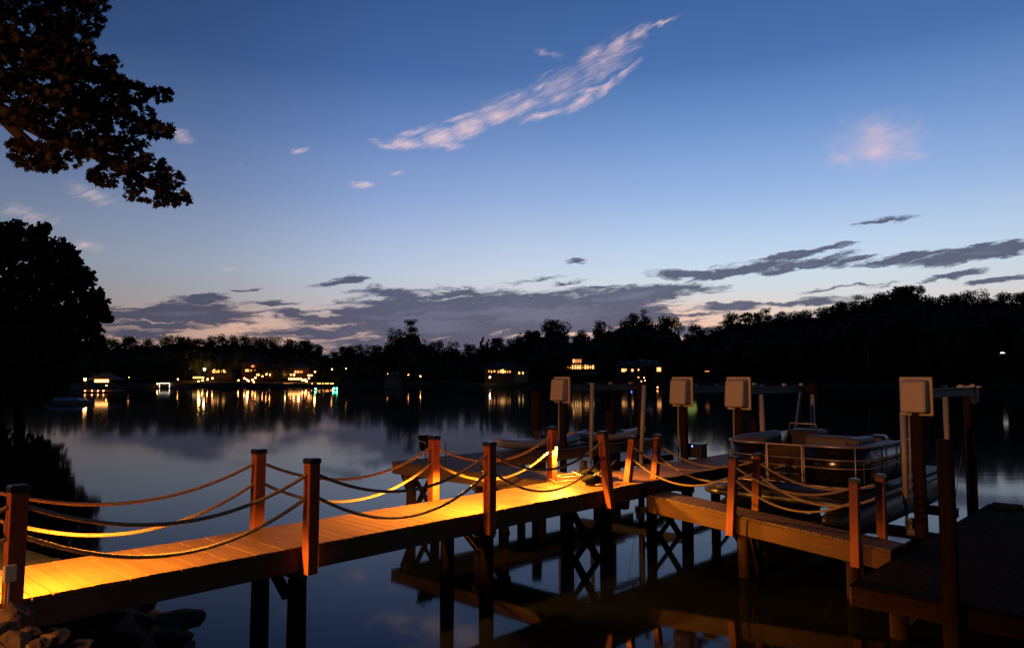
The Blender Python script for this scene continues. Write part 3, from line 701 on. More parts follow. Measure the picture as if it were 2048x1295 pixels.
gate = MB(); gate.box((.005, (gl + gr_) / 2, .385), (.012, gl - gr_ - .02, .62)); gate = gate.build('gate', M['panel'], boat)
m = MB(); q = [(-.01, gl, .08), (-.01, gr_, .08), (-.01, gr_, .70), (-.01, gl, .70)]; m.tube([Vector(x) for x in q], .017, 8, closed=True)
for z in (.36, .49): m.tube([(-.008, gl, z), (-.008, gr_, z)], .009, 8)
m.build('gate_frame', M['steel'], gate, smooth=True)
# swoosh emblem and small script on the gate, in raised metal
m = MB(); pts = []; rr = []
for k in range(25):
    a = k / 24; y = gl - .12 - .38 * a; z = .285 + .05 * math.sin(a * 2.6) + .015 * a; pts.append((-.004, y, z)); rr.append(.003 + .011 * math.sin(math.pi * min(1, a * 1.05)) ** 1.5)
m.tube(pts, rr, 6)
pts = [(-.004, gl - .46 + .26 * k / 16, .335 + .03 * math.sin(k / 16 * 3.0)) for k in range(17)]; m.tube(pts, [.002 + .006 * math.sin(math.pi * k / 16) for k in range(17)], 6)
pts = [(-.004, gl - .10 - .42 * k / 50, .225 + .011 * math.sin(k * 1.25) * (1 if k % 11 else .2)) for k in range(51)]; m.tube(pts, .0024, 5)
m.build('emblem', M['decal'], gate, smooth=True)
# seats
def cushion(pts, name, z0, hgt, dep, parent, mat='vinyl'):
    m_ = MB(); prof = [(0, 0), (0, hgt * .8), (.05, hgt), (dep * .5, hgt * 1.03), (dep - .04, hgt * .96), (dep, hgt * .7), (dep, 0)]
    rows = []
    for i, p in enumerate(pts):
        d = (pts[min(i + 1, len(pts) - 1)] - pts[max(i - 1, 0)]); d.z = 0; d.normalize(); nrm = Vector((d.y, -d.x, 0))
        rows.append([Vector((p.x, p.y, z0)) + (-nrm) * a + Vector((0, 0, b)) for a, b in prof])
    n__ = len(prof); vs__ = [q_ for r_ in rows for q_ in r_]
    fs = [(i * n__ + k, (i + 1) * n__ + k, (i + 1) * n__ + (k + 1) % n__, i * n__ + (k + 1) % n__) for i in range(len(rows) - 1) for k in range(n__)]
    fs += [tuple(range(n__)), tuple((len(rows) - 1) * n__ + k for k in range(n__ - 1, -1, -1))]
    m_.add(vs__, fs); return m_.build(name, M[mat], parent, smooth=False, bevel=.02)
pc = path(.06, 0)
cl = [Vector((2.0, pc[2].y, 0))] + pc[3:10]; cl = [Vector((p.x, p.y, 0)) for p in cl] + [Vector((pc[9].x, gl + .08, 0))]
cushion(cl[::1], 'seat_back', .46, .32, .22, boat)
cr_ = [Vector((pc[10].x, gr_ - .08, 0))] + pc[10:17] + [Vector((2.0, pc[17].y, 0))]
cushion(cr_, 'seat_back', .44, .27, .22, boat)
m = MB(); m.box((.95, -.88, .74), (.85, .25, .14)); m.build('headrest', M['vinyl'], boat, bevel=.06)
m = MB(); m.box((1.1, .86, .28), (1.6, .55, .38)); m.build('seat_base', M['vinyl'], boat, bevel=.03)
m = MB(); m.box((1.1, -.86, .28), (1.6, .55, .38)); m.build('seat_base', M['vinyl'], boat, bevel=.03)
m = MB(); m.box((2.1, -.02, .38), (.3, 1.0, .68)); m.build('bench_back', M['vinyl'], boat, bevel=.05)
m = MB(); m.box((2.75, .72, .40), (.6, .62, .76)); hp = m.build('helm_console', M['dark_vinyl'], boat, bevel=.06)
m = MB(); m.tube([(2.5, .98, .78), (2.46, .95, .90), (2.46, .45, .90), (2.5, .42, .78)], .014, 8); m.build('windscreen_frame', M['steel'], hp, smooth=True)
m = MB(); m.box((4.55, 0, .12), (.5, .4, .3)); m.box((4.75, 0, .38), (.34, .34, .42)); m.build('outboard_motor', M['black'], boat, bevel=.07)

# ------------------------------------------------------------------ things lying on the docks
def kayak(s, t, z, L, wd, label, mat, rz=0, roll=0):
    a = xy(s, t); root = thing('kayak', label, 'kayak', (a[0], a[1], z), ANG + rz, 'kayaks lying on the outer dock')
    n_, q = 22, 12; vs_ = []; fs = []
    for i in range(n_ + 1):
        k = i / n_; w_ = wd / 2 * (math.sin(math.pi * (.02 + .96 * k)) ** .75); h0 = .0 + .16 * abs(2 * k - 1) ** 3.2; top = .24 + .1 * abs(2 * k - 1) ** 2.5
        for j in range(q):
            an = 2 * math.pi * j / q; y = w_ * math.cos(an); zz = math.sin(an); zc = (h0 + top) / 2; hh = (top - h0) / 2
            vs_.append((-L / 2 + L * k, y, zc + hh * (abs(zz) ** .8) * (1 if zz > 0 else -1)))
    for i in range(n_):
        for j in range(q): fs.append((i * q + j, i * q + (j + 1) % q, (i + 1) * q + (j + 1) % q, (i + 1) * q + j))
    fs += [tuple(range(q - 1, -1, -1)), tuple(n_ * q + k for k in range(q))]
    m_ = MB(); m_.add(vs_, fs); m_.build('hull', M[mat], root, smooth=True)
    m_ = MB(); m_.tube([(.15 + .42 * math.cos(2 * math.pi * k / 20), .19 * math.sin(2 * math.pi * k / 20), .262) for k in range(20)], .022, 8, closed=True)
    m_.box((.15, 0, .235), (.62, .26, .03)); m_.build('cockpit', M['black'], root, smooth=True)
    m_ = MB(); m_.box((-.25, 0, .33), (.05, .26, .16)); m_.build('seat_back', M['dark_vinyl'], root, bevel=.015)
kayak(13.9, 11.98, ZD, 3.5, .72, 'pale blue grey kayak lying on the outer dock left of the lamp post', 'kayak_pale', .03)
kayak(16.5, 11.9, ZD, 3.2, .74, 'pale kayak tinted with lamplight orange lying on the outer dock between lamp post and walkway end', 'kayak_lamplit', -.05)

q = onz(1396, 914, ZD)
cb_ = thing('storage_box', 'small black box with a blue indicator light at the far walkway edge', 'box', (q.x, q.y, ZD), ANG)
m = MB(); m.box((0, 0, .14), (.26, .3, .26)); m.box((0, 0, .285), (.28, .32, .03)); m.box((0, 0, .005), (.28, .32, .01)); m.build('case', M['black'], cb_, bevel=.008)
m = MB(); m.ball((-.135, .06, .245), .014, 8, 6); m.build('indicator', M['bulb_blue'], cb_, smooth=True)

# folded chair and black bag beside post at the end of the lit deck
q = onz(1140, 962, ZD); fc = thing('folding_chair', 'collapsed folding chair with shiny metal frame lying beside the lamp post', 'chair', (q.x + .25, q.y - .12, ZD), ANG - .5)
m = MB(); m.tube([(-.55, .0, .03), (.35, .05, .05), (.35, .42, .06), (-.5, .4, .03), (-.55, .0, .03)], .013, 8)
m.tube([(-.42, .08, .085), (.45, .12, .11), (.45, .36, .12), (-.38, .34, .085), (-.42, .08, .085)], .013, 8); m.tube([(-.1, -.05, .12), (-.05, .45, .12)], .012, 8)
m.build('frame', M['steel'], fc, smooth=True)
m = MB(); nx_, ny_ = 12, 6; vs_ = []
for i in range(nx_ + 1):
    for j in range(ny_ + 1):
        x, y = -.05 + .55 * i / nx_, .03 + .36 * j / ny_; vs_.append((x, y, .13 + .035 * math.sin(x * 17 + y * 9) + .03 * math.sin(y * 22)))
m.add(vs_, [(i * (ny_ + 1) + j, (i + 1) * (ny_ + 1) + j, (i + 1) * (ny_ + 1) + j + 1, i * (ny_ + 1) + j + 1) for i in range(nx_) for j in range(ny_)])
o = m.build('sling', M['fabric'], fc, smooth=True); sl = o.modifiers.new('solid', 'SOLIDIFY'); sl.thickness = .012
m = MB(); m.tube([(.3, .0, .1), (.52, .02, .3), (.58, .06, .33)], .014, 8); m.build('arm_rest', M['black'], fc, smooth=True)
q = onz(1186, 966, ZD); bg_ = thing('gear_bag', 'lumpy black gear bag slumped at the foot of the gangway corner post', 'bag', (q.x, q.y, ZD), ANG + .3)
m = MB(); m.ball((0, 0, .07), 1, 18, 12, (.27, .15, .075))
for i, p in enumerate(m.v):
    v_ = Vector(p); k = 1 + .28 * mn.noise(v_ * 6); m.v[i] = (v_.x * k, v_.y * k, max(0.004, v_.z * k))
m.build('bag_body', M['fabric'], bg_, smooth=True)
m = MB(); m.tube([(-.16, -.04, .11), (-.07, -.08, .17), (.07, -.08, .17), (.16, -.04, .11)], .012, 8); m.tube([(-.3, -.16, .03), (-.1, -.25, .02), (.12, -.22, .02), (.3, -.2, .03)], .011, 8); m.build('strap', M['cream'], bg_, smooth=True)

# dark lounge chair at the end of the side dock
lc = thing('lounge_chair', 'dark lounge chair with pale metal arms at the left end of side dock', 'chair', W(10.05, 11.72, ZD), ANG + 1.2)
m = MB()
for y in (-.26, .26):
    m.tube([(-.32, y, .55), (-.30, y, .58), (-.1, y, .585), (.14, y, .585), (.26, y, .62), (.36, y, .64)], .014, 8)
m.build('arm_rail', M['steel'], lc, smooth=True)
m = MB()
for y in (-.26, .26):
    m.tube([(-.3, y, .56), (-.34, y, .01), (.3, y, .01), (.12, y, .58)], .013, 8)
m.build('leg_frame', M['dark_vinyl'], lc, smooth=True)
m = MB(); m.bar((-.3, 0, .36), (.22, 0, .3), .46, .03); m.build('seat', M['fabric'], lc)
m = MB(); m.bar((.2, 0, .3), (.46, 0, .72), .42, .03, (1, 0, 0)); m.build('backrest', M['fabric'], lc)

lc.scale = (.82, .82, .7)
# ------------------------------------------------------------------ rocks on the bank
def rock(p, sz, label, dark=False, flat=1.0):
    bm = bmesh.new()
    for k in range(26):
        v_ = Vector((random.gauss(0, 1), random.gauss(0, 1), random.gauss(0, 1))).normalized()
        v_ = Vector((v_.x * random.uniform(.75, 1) * sz, v_.y * random.uniform(.65, .95) * sz, v_.z * random.uniform(.6, .85) * sz * flat)); bm.verts.new(v_)
    r_ = bmesh.ops.convex_hull(bm, input=bm.verts); 
    bmesh.ops.delete(bm, geom=[v_ for v_ in bm.verts if not v_.link_faces], context='VERTS')
    bmesh.ops.bevel(bm, geom=list(bm.edges), offset=sz * .05 * flat, segments=1, affect='EDGES')
    bmesh.ops.triangulate(bm, faces=bm.faces); bmesh.ops.subdivide_edges(bm, edges=bm.edges, cuts=1, use_grid_fill=True)
    for v_ in bm.verts: v_.co += v_.co.normalized() * mn.noise(v_.co * (5 / sz) * .5 + Vector((sz * 50, 0, 0))) * sz * .09
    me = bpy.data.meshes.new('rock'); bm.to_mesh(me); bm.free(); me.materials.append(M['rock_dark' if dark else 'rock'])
    o = bpy.data.objects.new('rock', me); col.objects.link(o); o.location = p; o.rotation_euler = (0, 0, random.uniform(0, 6))
    return tag(o, label, 'rock', 'rocks on the bank under the walkway')
RK = [(28, 1238, 5.35, .165, 'tan rock leaning against the foot of the nearest post', 0, .9), (30, 1283, 5.0, .13, 'warm lit rock at the bottom left corner of the bank', 0, .8), (112, 1272, 5.5, .13, 'rounded brown rock alone on the dark bank', 0, .75),
      (160, 1288, 5.5, .10, 'small tan rock right of the rounded brown one', 0, .8), (78, 1287, 5.3, .09, 'small pale stone between two larger bank rocks', 0, .8), (5, 1262, 5.1, .14, 'brown rock cut by the left frame edge', 0, .7), (60, 1262, 5.6, .1, 'flat shard of stone behind the bank rocks', 0, .5),
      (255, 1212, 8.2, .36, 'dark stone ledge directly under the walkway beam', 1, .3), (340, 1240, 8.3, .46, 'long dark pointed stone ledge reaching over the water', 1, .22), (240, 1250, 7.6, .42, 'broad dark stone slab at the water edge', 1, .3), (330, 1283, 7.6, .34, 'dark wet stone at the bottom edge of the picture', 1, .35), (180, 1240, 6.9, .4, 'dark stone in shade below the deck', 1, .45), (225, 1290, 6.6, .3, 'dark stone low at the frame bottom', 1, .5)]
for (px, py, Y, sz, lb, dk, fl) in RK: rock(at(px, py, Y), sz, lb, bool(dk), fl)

# ------------------------------------------------------------------ leaves and trees
def star_leaf(m_, c, sz, nrm, rot):
    nrm = nrm.normalized(); a = nrm.orthogonal().normalized(); b = nrm.cross(a); a, b = a * math.cos(rot) + b * math.sin(rot), b * math.cos(rot) - a * math.sin(rot)
    shp = [(0, -.5), (.16, -.28), (.48, -.3), (.3, -.02), (.5, .22), (.2, .2), (0, .55), (-.2, .2), (-.5, .22), (-.3, -.02), (-.48, -.3), (-.16, -.28)]
    fold = nrm * sz * .12
    vs_ = [c + (a * x + b * y) * sz + fold * (abs(x) * 2) for x, y in shp]
    m_.add([c] + vs_, [(0, k + 1, (k + 1) % 12 + 1) for k in range(12)])
mt = thing('maple_tree', 'maple tree with leafy boughs hanging into the upper left corner', 'tree', (-9.2, 6.2, hland(-9.2, 6.2)))
base = Vector((-9.2, 6.2, hland(-9.2, 6.2)))
lv = MB(); br = MB()
MBl = [(40, 60, 120, 95, 8.2), (140, 40, 70, 50, 8.6), (195, 12, 26, 16, 8.6), (130, 110, 60, 60, 8.0), (50, 170, 90, 70, 7.6), (165, 150, 70, 50, 8.2), (215, 145, 35, 35, 8.4), (205, 200, 60, 40, 8.4), (262, 185, 40, 24, 8.6), (318, 190, 27, 16, 8.7),
       (250, 232, 60, 38, 8.5), (308, 258, 40, 18, 8.6), (335, 266, 14, 10, 8.6), (25, 225, 40, 26, 7.6), (100, 240, 70, 38, 7.8), (165, 262, 55, 40, 8.0), (70, 312, 52, 28, 7.9), (38, 292, 24, 14, 7.9), (130, 308, 52, 28, 8.0), (95, 335, 30, 10, 8.0),
       (215, 300, 30, 30, 8.2), (255, 305, 50, 36, 8.3), (222, 350, 44, 26, 8.2), (300, 340, 44, 30, 8.4), (340, 358, 26, 22, 8.4), (280, 385, 44, 18, 8.4), (330, 402, 32, 12, 8.4), (366, 398, 20, 15, 8.5), (190, 350, 14, 12, 8.2), (-80, 60, 120, 140, 7.6), (-60, -60, 200, 70, 8.2)]
for (px, py, rx, ry, Y) in MBl:
    cnt = int(rx * ry * .115) + 8
    for k in range(cnt):
        an = random.uniform(0, 2 * math.pi); r_ = math.sqrt(random.random())
        X_, Y_ = px + rx * r_ * math.cos(an), py + ry * r_ * math.sin(an)
        yy = Y + random.uniform(-.8, .8)
        if mn.noise(Vector((X_ * .035, Y_ * .05, 3))) > .36: continue
        p = at(X_, Y_, yy) - base
        star_leaf(lv, p, random.uniform(.07, .11), Vector((random.gauss(0, .6), random.gauss(-.4, .6), random.gauss(.5, .6))), random.uniform(0, 6))
lv.build('crown', M['leaf'], mt)
br.tube([(0, 0, -.3), (.05, .05, 1.5), (.1, .1, 3.2), (.05, .2, 5.0), (0, .3, 7.5)], [.34, .28, .25, .2, .12], 12)
for (z0, pts) in ((3.6, [(0, 150, 7.8), (110, 200, 8.0), (240, 225, 8.4), (330, 262, 8.6)]), (3.9, [(-20, 60, 8.0), (120, 110, 8.3), (230, 160, 8.5), (320, 190, 8.7)]), (3.3, [(-40, 200, 7.8), (100, 270, 7.9), (220, 320, 8.3), (300, 370, 8.4), (365, 398, 8.5)]), (3.2, [(-20, 215, 7.8), (60, 290, 7.9), (120, 315, 8.0)]), (5, [(-40, -60, 8.2), (90, -10, 8.5), (190, 10, 8.6)])):
    q = [Vector((.1, .1, z0))] + [at(*p) - base for p in pts]; n_ = len(q); br.tube(q, [.11 * (1 - k / n_) + .012 for k in range(n_)], 8)
br.build('trunk', M['bark'], mt, smooth=True)

def clump(m_, c, r, n_, sz, squash=(1, 1, .8)):
    for k in range(n_):
        v_ = Vector((random.gauss(0, 1), random.gauss(0, 1), random.gauss(0, 1))).normalized() * (random.random() ** .45) * r
        p = c + Vector((v_.x * squash[0], v_.y * squash[1], v_.z * squash[2]))
        a = Vector((random.gauss(0, 1), random.gauss(0, 1), random.gauss(0, 1))).normalized(); b = a.orthogonal().normalized()
        s_ = sz * random.uniform(.6, 1.2)
        m_.add([p - a * s_ * .6, p + b * s_ * .4, p + a * s_ * .6, p - b * s_ * .4], [(0, 1, 2, 3)])
def pxtree(name, label, lst, Y, trunk_px, leaf, seed, mat='leaf_oak', dens=.02):
    random.seed(seed)
    bx = at(trunk_px[0], trunk_px[1], Y); gz = hland(bx.x, bx.y); bx.z = gz
    root = thing(name, label, 'tree', bx); m_ = MB()
    for (px, py, r_) in lst:
        rm = r_ / F * Y
        c = at(px, py, Y + random.uniform(-3, 3)) - bx
        clump(m_, c, rm, int(r_ * r_ * dens) + 20, leaf, (1, 1, .85))
        for q_ in range(5):         # ragged sprays past the rounded edge
            e_ = Vector((random.gauss(0, 1), random.gauss(0, .5), random.gauss(.2, 1))).normalized(); clump(m_, c + e_ * rm * random.uniform(1.0, 1.22), rm * .16 + .12, 9, leaf * .7)
    m_.build('crown', M[mat], root)
    t_ = MB(); top = at(trunk_px[0], 520, Y) - bx; t_.tube([(0, 0, -.5), (.1, 0, top.z * .4), (0, .2, top.z * .75), (.2, 0, top.z)], [.4, .32, .22, .08], 10)
    for (px, py, r_) in lst[::2]:
        c = at(px, py, Y) - bx; t_.tube([(0, 0, top.z * .35), c * .5 + Vector((0, 0, top.z * .12)), c], [.14, .09, .03], 6)
    t_.build('trunk', M['bark'], root, smooth=True); return root
pxtree('oak_tree', 'big dark spreading oak on the left bank against the sky', [(20, 490, 42), (65, 485, 34), (-30, 500, 60), (100, 515, 34), (140, 540, 28), (60, 545, 60), (120, 570, 48), (165, 575, 26), (185, 605, 24), (196, 626, 20), (160, 620, 40), (110, 630, 55), (40, 620, 70), (-50, 600, 90), (178, 655, 24), (140, 680, 50), (70, 700, 70), (-20, 700, 90), (190, 690, 18), (75, 462, 14), (8, 465, 18), (207, 632, 10), (120, 497, 16), (150, 520, 14), (172, 552, 14), (195, 590, 12), (192, 650, 9), (213, 628, 7), (203, 612, 9), (218, 640, 5), (90, 458, 11), (130, 492, 11), (146, 508, 9), (176, 556, 9), (-20, 455, 22), (35, 456, 12), (188, 668, 9)], 48, (0, 800), .42, 11, dens=.16)
pxtree('broadleaf_tree', 'low dark tree on the left bank under the big oak', [(30, 740, 60), (90, 735, 42), (128, 722, 26), (-60, 740, 80), (60, 775, 45), (-20, 780, 60), (95, 770, 38), (10, 690, 50), (60, 700, 50), (120, 695, 40), (160, 700, 18)], 52, (40, 810), .45, 12, dens=.16)

# prototypes for trees across the lake
def tree_proto(kind, seed):
    random.seed(seed); m_ = MB(); t_ = MB()
    if kind == 'broad':
        Ht = 17; t_.tube([(0, 0, -2), (.2, .1, 5), (0, .3, 11)], [.45, .35, .15], 8)
        for k in range(24):
            an = random.uniform(0, 6.28); zz = random.uniform(.22, .95); rr_ = (1 - abs(zz - .55) * 1.35) * 4.4 * random.uniform(.5, 1)
            c = Vector((math.cos(an) * rr_, math.sin(an) * rr_, zz * Ht)); clump(m_, c, random.uniform(1.6, 2.6), 170, .5); 
            if k % 3 == 0: t_.tube([(0, 0, c.z * .6), c * .6 + Vector((0, 0, c.z * .25)), c], [.16, .1, .04], 5)
    elif kind == 'pine':
        Ht = 22; t_.tube([(0, 0, -2), (.2, 0, 8), (.1, .2, 16), (.4, 0, 21)], [.38, .32, .22, .08], 8)
        for k in range(17):
            an = random.uniform(0, 6.28); zz = random.uniform(.42, 1.0); rr_ = (1.25 - zz) * 4.6 * random.uniform(.35, 1.15) + .3
            c = Vector((math.cos(an) * rr_, math.sin(an) * rr_, zz * Ht)); clump(m_, c, random.uniform(1.2, 2.0), 150, .42, (1.15, 1.15, .7)); t_.tube([(.1, 0, c.z - 1.4), c * .5 + Vector((0, 0, c.z * .5 - .6)), c], [.12, .08, .03], 5)
    else:
        Ht = 16; t_.tube([(0, 0, -2), (0, 0, 14)], [.3, .08], 8)
        for k in range(16):
            zz = .15 + .85 * k / 15; c = Vector((random.uniform(-.5, .5), random.uniform(-.5, .5), zz * Ht)); clump(m_, c, 1.0 * (1.15 - zz * .7), 55, .5, (1, 1, 1.3))
    root = bpy.data.objects.new({'broad': 'broadleaf_tree', 'pine': 'pine_tree', 'thin': 'poplar_tree'}[kind], None); col.objects.link(root); root.empty_display_size = .5
    a = m_.build('crown', M['leaf_pine' if kind == 'pine' else 'leaf_dark'], root); b = t_.build('trunk', M['bark'], root, smooth=True)
    reg(root, a, b); root['_h'] = Ht; root['_used'] = 0; return root
PR = {'broad': [tree_proto('broad', i) for i in (21, 22, 23, 24)], 'pine': [tree_proto('pine', i) for i in (31, 32, 33)], 'thin': [tree_proto('thin', 41)]}
cnt = {'broad': 0, 'pine': 0, 'thin': 0}
def far_tree(px, ytop, kind, label, back=45, wide=1.0, group=None):
    az = math.degrees(math.atan2(px - 1024, F)); r_ = rad(az) + back; X_, Y_ = r_ * math.sin(R(az)), r_ * math.cos(R(az))
    g = hfar(az, back); top = at(px, ytop, Y_).z; h = max(6, top - g)
    pr = PR[kind][cnt[kind] % len(PR[kind])]; cnt[kind] += 1; k = h / (pr['_h'] * 1.06); w_ = max(.7, min(1.25, k ** .7)) * wide
    rz = random.uniform(0, 6.28)
    if not pr['_used']:
        pr['_used'] = 1; o = pr; o.location = (X_, Y_, g); o.rotation_euler = (0, 0, rz); o.scale = (w_, w_, k)
    else:
        o = dup(pr, label, (X_, Y_, g), rz, (w_, w_, k))
    tag(o, label, 'tree', group or 'trees along the far shoreline')
    return o
random.seed(5)
HERO = [(822, 634, 'pine', 'tall ragged pine standing alone above the centre shoreline', 30, 1.05), (790, 655, 'broad', 'broad lower tree at the left shoulder of the lone tall pine', 30, .8), (964, 672, 'thin', 'slim poplar with a split top in the centre shoreline', 30, 1), (974, 676, 'thin', 'slightly shorter slim poplar touching its twin', 31, 1),
        (1112, 632, 'broad', 'large rounded tree above the house with the lit bay windows', 45, 1.2), (1066, 655, 'broad', 'mid height rounded tree left of the large round one', 45, 1), (1161, 655, 'broad', 'small round tree right of the notch by the large round tree', 42, .8), (1207, 639, 'broad', 'domed tree midway between the bay window house and the tall pines', 42, 1),
        (1265, 621, 'pine', 'left of two tall pines against the pink glow', 45, 1), (1291, 613, 'pine', 'taller open topped pine against the pink glow', 45, .9), (1338, 626, 'broad', 'tall full tree just left of the deep sky notch', 45, 1.1), (1320, 640, 'broad', 'dense tree between the glow pines and the deep sky notch', 44, 1),
        (1394, 644, 'broad', 'rounded tree at the right edge of the deep sky notch', 45, 1), (1425, 652, 'broad', 'low tree at the start of the right hand hill', 45, 1), (1469, 619, 'broad', 'first high domed tree on the right hand hill', 45, 1.1), (1535, 612, 'pine', 'flat topped pine with open crown on the right hand hill', 45, .9),
        (1680, 597, 'pine', 'pine standing up on the left flank of the highest clump', 45, .8), (1722, 584, 'pine', 'spiky pine left of the highest clump on the hill', 45, 1), (1806, 563, 'broad', 'highest tree of the right hand hill', 50, 1), (1839, 567, 'pine', 'pine leaning against the highest tree of the hill', 50, 1), (1776, 577, 'broad', 'tree at the left foot of the highest clump', 48, 1),
        (1886, 583, 'pine', 'small pine after the dip right of the highest clump', 48, .7)]
for (px, yt, kd, lb, bk, wd) in HERO: far_tree(px, yt, kd, lb, bk, wd)
FILL_L = [(195, 668), (222, 672), (262, 667), (295, 672), (330, 668), (366, 667), (400, 671), (432, 665), (460, 669), (482, 666), (508, 668), (532, 670), (557, 672), (582, 673), (606, 675), (628, 682), (644, 690)]
for (px, yt) in FILL_L: far_tree(px, yt, 'broad', 'one of the even round topped trees in the left stretch of the far treeline', 55 + random.uniform(-4, 8), .95, 'even round trees of the left treeline')
FILL_C = [(668, 698), (690, 688), (712, 685), (738, 688), (756, 686), (851, 683), (872, 677), (905, 681), (939, 683), (992, 669), (1028, 671), (1046, 664)]
for (px, yt) in FILL_C: far_tree(px, yt, 'broad', 'one of the low rounded trees in the centre stretch of the far treeline', 34 + random.uniform(-3, 6), .85, 'low rounded trees of the centre treeline')
FILL_R = [(1440, 640), (1492, 622), (1512, 618), (1564, 618), (1590, 617), (1612, 615), (1640, 612), (1660, 606), (1700, 596), (1745, 588), (1760, 584), (1860, 587), (1905, 584), (1926, 578), (1955, 577), (1981, 581), (2017, 578), (2045, 577), (2075, 576), (2110, 580)]
for (px, yt) in FILL_R: far_tree(px, yt, 'broad' if random.random() < .7 else 'pine', 'one of the close set trees along the crest of the right hand hill', 52 + random.uniform(-4, 8), .95, 'close set trees of the right hand hill')
for lst in PR.values():
    for o in lst:
        for k in ('_h', '_used'): pass
# woodland below the crest: one mass
SKY = sorted([(p[0], p[1]) for p in HERO] + FILL_L + FILL_C + FILL_R + [(-500, 660), (100, 668), (655, 703), (928, 692), (1137, 672), (1365, 674), (2500, 590)])
def skyl(px):
    for (a, b), (c, d) in zip(SKY, SKY[1:]):
        if a <= px <= c: return b + (d - b) * (px - a) / max(1, c - a)
    return 640
random.seed(77); wm = MB()
for row, (bk, up) in enumerate(((20, 52), (32, 34), (60, 14))):
    px = -420
    while px < 2500:
        az = math.degrees(math.atan2(px - 1024, F)); r_ = rad(az) + bk + random.uniform(-4, 4); X_, Y_ = r_ * math.sin(R(az)), r_ * math.cos(R(az)); g = hfar(az, bk)
        house = any(a - 6 < px < b + 6 for a, b in ((160, 222), (372, 460), (476, 530), (562, 640), (965, 1055), (1120, 1200), (1238, 1330), (1366, 1425), (1985, 2035), (768, 805)))
        top = at(px, skyl(px) + up + random.uniform(-6, 8), Y_).z
        if house and row == 0: px += 13; continue
        h = top - g; zb = g + (h * .3 if (house and row == 1) else 0)
        if h > 2:
            wm.ball((X_, Y_, (zb + top) / 2 - .5), 1, 7, 5, (3.2, 2.4, (top - zb) / 2 * .82))
            for k in range(int(6 + (top - zb) * .9)):
                zz = random.uniform(zb + 1, top - .6); kk = 1 - abs((zz - (zb + top) / 2) / ((top - zb) / 2)) ** 2
                an = random.uniform(math.pi, 2 * math.pi) if random.random() < .7 else random.uniform(0, 6.28)
                clump(wm, Vector((X_ + math.cos(an) * 3.2 * math.sqrt(max(.05, kk)), Y_ + math.sin(an) * 2.4 * math.sqrt(max(.05, kk)), zz)), random.uniform(1.2, 2.0), 16, .8)
        px += 13
tag(wm.build('woodland', M['leaf_dark']), 'continuous dark woodland behind the far shore houses', 'woodland', kind='stuff')

# ------------------------------------------------------------------ houses, docks and lights across the lake
def house(label, px, py, Y, w, d, h, wallm, wins, roof=2.0, cat='house', name='house', chim=False, stories=None):
    b = at(px, py, Y); root = thing(name, label, cat, b, -math.atan2(b.x, b.y))
    m_ = MB(); m_.box((0, d / 2, h / 2 - 1), (w, d, h + 2)); m_.build('wall', M[wallm], root)
    m_ = MB(); e = .5
    m_.add([(-w / 2 - e, -e, h + .002), (w / 2 + e, -e, h + .002), (w / 2 + e, d + e, h + .002), (-w / 2 - e, d + e, h + .002), (-w / 2 + 1.5, d / 2, h + roof), (w / 2 - 1.5, d / 2, h + roof)], [(0, 1, 5, 4), (1, 2, 5), (2, 3, 4, 5), (3, 0, 4), (0, 3, 2, 1)])
    rf = m_.build('roof', M['roof'], root)
    if chim: m_ = MB(); m_.box((w * .3, d * .6, h + roof * .9), (.8, .8, 2)); m_.build('chimney', M['wall_brick'], rf)
    for (wx, wz, ww, wh, mt_) in wins:
        f_ = MB(); t_ = .08
        for (cx, cz, sx, sz) in ((0, wh / 2 + t_ / 2, ww + 2 * t_, t_), (0, -wh / 2 - t_ / 2, ww + 2 * t_, t_), (-ww / 2 - t_ / 2, 0, t_, wh), (ww / 2 + t_ / 2, 0, t_, wh)): f_.box((wx + cx, -.04, wz + cz), (sx, .07, sz))
        fo = f_.build('window', M['wall_pale'], root)
        p_ = MB(); p_.box((wx, -.02, wz), (ww, .03, wh)); p_.build('pane', M[mt_], fo)
    return root
pxm = lambda Y: Y / F
# house with lit bay windows
Y = 226; k = pxm(Y)
hs = house('two storey house with a long row of glowing windows and four above', 1158, 754, Y, 12, 8, 3.4, 'wall_dark', [], 1.6, chim=True)
def addwin(root, px, py, w_px, h_px, mt_, rpx, rpy, Y, yoff=0):
    k = pxm(Y); wx = (px - rpx) * k; wz = (rpy - py) * k; ww = w_px * k; wh = h_px * k
    f_ = MB(); t_ = .07
    for (cx, cz, sx, sz) in ((0, wh / 2 + t_ / 2, ww + 2 * t_, t_), (0, -wh / 2 - t_ / 2, ww + 2 * t_, t_), (-ww / 2 - t_ / 2, 0, t_, wh), (ww / 2 + t_ / 2, 0, t_, wh)): f_.box((wx + cx, yoff - .05, wz + cz), (sx, .09, sz))
    fo = f_.build('window', M['wall_dark'], root)
    p_ = MB(); p_.box((wx, yoff - .03, wz), (ww, .03, wh)); p_.build('pane', M[mt_], fo)
m = MB(); m.box(((1154 - 1158) * k, 2.6, 4.6), (4.6, 4, 3.4)); m.build('upper_storey', M['wall_dark'], hs)
m = MB(); m.add([(-3.4, .3, 6.3), (2.2, .3, 6.3), (2.2, 5, 6.3), (-3.4, 5, 6.3), (-.6, 2.6, 7.8)], [(0, 1, 4), (1, 2, 4), (2, 3, 4), (3, 0, 4), (0, 3, 2, 1)]); m.build('upper_roof', M['roof'], hs)
for px, mt_ in ((1147.5, 'win_warm'), (1152, 'win_orange'), (1156.5, 'win_orange'), (1161, 'win_orange')): addwin(hs, px, 721.5, 3, 7, mt_, 1158, 754, Y, .55)
